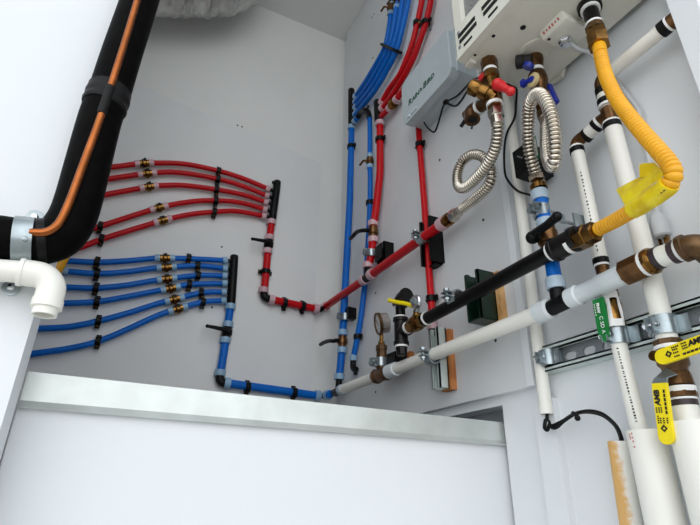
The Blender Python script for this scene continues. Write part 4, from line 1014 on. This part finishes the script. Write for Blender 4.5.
b = P(root, 'lettering', 'inkg'); ax_, ay_ = V((0,-1,0)), Z
a = wt(408.5,106.5); zl = a.z; yl = a.y; wend = wt(435,76).y
Lw = abs(wend-yl); o = V((TX-.0006, yl, zl)); S = Lw/5.6
x = 0
for s_, k_ in (('R', 1.22), ('AIN', .92)): x += b.text(s_, S*k_, o+ax_*x, ax_, ay_, .0003, .12, .0005)+S*.06
x += S*.12; cc = o+ax_*(x+S*.22)+ay_*S*.3
b.prism([cc+ax_*S*p+ay_*S*q for p, q in ((-.30,.38),(-.02,.22),(.30,.02),(.12,-.02),(.16,-.34),(-.06,-.08),(-.34,-.28),(-.14,.08))], IN*.0004)
x += S*.62
for s_, k_ in (('B', 1.22), ('IRD', .92)): x += b.text(s_, S*k_, o+ax_*x, ax_, ay_, .0003, .12, .0005)+S*.06
b.done()
# black thin wires around the timer and hot valve
root = thing('signal_wire', 'thin black wire knotted below the timer box and looping on to the hot valves', 'wire', W(447,101,.07))
q = [W(424,122.5,.05), W(428,128,.06), W(434,132,.065), W(438,124,.07), W(443,107,.078), W(447,101.5,.082), W(457,96,.09), W(465,88,.1), W(472,81,.11), W(481,76.5,.118)]
line(root, 'black', q, .0022, 'wire', sm=True, seg=8)
q = [W(446,103,.082), W(455,106,.082), W(461,101,.085), W(466,93,.092), W(471,86,.1)]
line(root, 'black', q, .0024, 'wire', sm=True, seg=8); P(root, 'knot', 'black').ball(W(446,102,.082), .0065, (1,1.3,.8)).done()
root = thing('signal_wire', 'thin black wire running down from the red handle past the white conduit', 'wire', W(511,130,.04))
q = [W(503,82.5,.1), W(511,86,.075), W(516.5,89.5,.05), W(516,103,.04), W(514.5,118,.035), W(507,133,.034), W(504.3,150,.034), W(504.8,172,.034), W(509,182,.034), W(518,191,.036), W(530,195,.045)]
line(root, 'black', q, .0022, 'wire', sm=True, seg=8)

# ------------------------------------------------------------------ ceiling duct
root = thing('flexible_duct', 'crinkled silver flexible duct hanging at the top of the back wall', 'duct', (-.6,-.15,1.55))
fp = [V((-1.05,-.17,1.42)), V((-.8,-.17,1.44)), V((-.68,-.17,1.49)), V((-.58,-.17,1.545)), V((-.51,-.17,1.61)), V((-.48,-.17,1.70)), V((-.48,-.17,1.764))]
q = resample(smooth(fp, 20), .006); rr = [.092+.003*math.sin(i*1.05)+random.uniform(-.004,.004) for i in range(len(q))]
b = P(root, 'duct_skin', 'foil'); b.tube(q, rr, 40)
for v in b.b.verts: v.co += V((random.uniform(-1,1), random.uniform(-1,1), random.uniform(-1,1)))*.0022
b.done()
b = P(root, 'wire_hoop', 'ink'); 
for i in (len(q)//4, len(q)//4+7, len(q)//4+14):
    if i+1 < len(q):
        d = (q[i+1]-q[i]).normalized(); u, v, _ = frame(d)
        b.tube([q[i]+(u*math.cos(2*PI*k/32)+v*math.sin(2*PI*k/32))*.0955 for k in range(33)], .0016, 6)
b.done()

# ------------------------------------------------------------------ insulated line set on the left face
LY = -.808
def L(px, py, dy=0): return K(px, py, -LY+dy)
root = thing('insulated_pipe', 'thick black foam-insulated pipe with bare copper line bending at lower left', 'pipe', L(62,240))
cp = [L(-60,234), L(-30,236), L(0,239), L(20,241.5), L(40,242), L(58,237), L(70,223), L(78,203), L(88,165), L(100,120), L(109,95), L(122,54), L(140,0), L(150,-34), L(160,-75)]
RL = .0255
P(root, 'foam_sleeve', 'rubber').tube(smooth(cp, 10), RL, 28).done()
tq = smooth([L(104,107.5), L(106.6,101), L(110,91)], 6)
P(root, 'tape_wrap', 'tape').tube([tq[0]-(tq[1]-tq[0])*1.0]+tq, [RL*1.03]+[RL*1.06+.0006*math.sin(i) for i in range(len(tq))], 28).done()
cq = [L(30,232.5,.024), L(44,232.5,.026), L(54,228,.0275), L(61.5,219,.0285), L(71,198,.0285), L(84.6,161,.0285), L(98,124.6,.0285), L(110,89,.029), L(124.6,43,.0285), L(137.5,0,.0285), L(147,-34,.0285), L(158,-80,.0285)]
P(root, 'copper_line', 'copper', 'bare copper line lying along the black foam').tube(smooth(cq, 10), .0046, 14).done()
b = P(root, 'tape_bridge', 'tape'); b.tube(smooth([L(101.5,114,.0285), L(105.5,101.5,.0295), L(110.5,87,.0285)], 5), .0056, 12); b.done()
b = P(root, 'joint_collar', 'black'); b.tube([L(37,241.8), L(46,241.5)], RL*1.03, 28); b.done()
s0, s1 = L(19.5,241.5), L(32,242)
root = thing('pipe_strap', 'silver metal strap round the black insulated pipe at the left edge', 'clamp', s0)
P(root, 'band', 'galv').tubering(L(14,240.9), L(34,242.2), RL+.0022, RL+.0004, 32).done()
P(root, 'rivet', 'galv').lathe(L(25,239,.026), FR, [(0,.003),(.002,.003),(.003,.001)], 10).done()
p = K(35,217,.782)
root = thing('washer_screw', 'screw with wide fender washer in the white wall above the metal strap', 'screw', p)
P(root, 'washer', 'galv').lathe(p, FR, [(0,.0088),(.0012,.0088),(.0014,.0078),(.0014,.003)], 24).done()
P(root, 'head', 'chrome').lathe(p+FR*.001, FR, [(0,.0045),(.002,.004),(.003,.002)], 6).done()

p = K(11,288,.782)
root = thing('washer_screw', 'screw with wide washer in the white wall just under the white drain pipe', 'screw', p)
P(root, 'washer', 'galv').lathe(p, FR, [(0,.0088),(.0012,.0088),(.0014,.0078),(.0014,.003)], 24).done()
P(root, 'head', 'chrome').lathe(p+FR*.001, FR, [(0,.0045),(.002,.004),(.003,.002)], 6).done()
# white drain elbow
DY = .815
def D(px, py): return K(px, py, DY)
root = thing('drain_elbow', 'white plastic pipe and elbow turning down under the black insulated pipe', 'pipe', D(54,300))
P(root, 'pipe', 'pvc').cyl(D(-40,268), D(24,272), .0118).done()
ea, ec = D(19,271.8), D(55,277); eb = ec-Z*.03
b = P(root, 'elbow', 'pvc'); b.tube([ea]+arc_corner(ea, ec, eb, .017, 10)+[eb], .0142, 24); b.lathe(ea, X, [(0,.0118),(0,.0152),(.004,.0152),(.0045,.0142)], 24); b.done()
P(root, 'socket_rim', 'pvc').tubering(eb+Z*.003, eb-Z*.006, .0152, .012, 24).done()
P(root, 'stub', 'pvc').tubering(eb-Z*.004, eb-Z*.014, .0122, .0095, 24).done()
# hole plug on jamb and yellow line behind
p = K(36,285,.7805)
b = MB(); b.lathe(V((-.7215, -.745, .214)), X, [(0,.011),(.002,.011),(.003,.006)], 16); tag(b.build('hole_cover', 'galv'), 'small metal cover on the jamb edge beside the white drain elbow', 'cover')
root = thing('yellow_gas_pipe', 'short yellow pipe glimpsed behind the bend of the black insulated pipe', 'pipe', K(58,268,.05))
P(root, 'pipe', 'yel').cyl(K(50,282,.05), K(66,252,.05), .014).done()
P(root, 'end_cap', 'black').cyl(K(50.5,281,.05), K(47,288,.05), .015).done()

# ------------------------------------------------------------------ camera, daylight
cam = bpy.data.cameras.new('camera'); co = bpy.data.objects.new('camera', cam); COL.objects.link(co)
cam.sensor_width = 36; cam.lens = 36*FPX/700; cam.clip_start = .01
mw = Matrix((RT, UP, -FW)).transposed().to_4x4(); mw.translation = CAM; co.matrix_world = mw
SC.camera = co
w = bpy.data.worlds.new('daylight'); SC.world = w; w.use_nodes = True
n, l = w.node_tree.nodes, w.node_tree.links
bg = n['Background']; tc = n.new('ShaderNodeTexCoord'); dt = n.new('ShaderNodeVectorMath'); dt.operation = 'DOT_PRODUCT'
nm = n.new('ShaderNodeVectorMath'); nm.operation = 'NORMALIZE'; l.new(tc.outputs['Generated'], nm.inputs[0]); l.new(nm.outputs[0], dt.inputs[0])
dt.inputs[1].default_value = V((-.42,-.88,.12)).normalized()       # the bright side of the sky lies in front of the cabinet
rp = n.new('ShaderNodeValToRGB'); e = rp.color_ramp.elements; rp.color_ramp.interpolation = 'EASE'
e[0].position = .35; e[0].color = (.30,.33,.36,1); e[1].position = 1.0; e[1].color = (.95,.98,1.0,1)
l.new(dt.outputs['Value'], rp.inputs[0]); l.new(rp.outputs[0], bg.inputs[0]); bg.inputs[1].default_value = 1.6
vs = SC.view_settings; vs.view_transform = 'Standard'; vs.look = 'None'; vs.gamma = 1; vs.use_curve_mapping = False; vs.exposure = .62
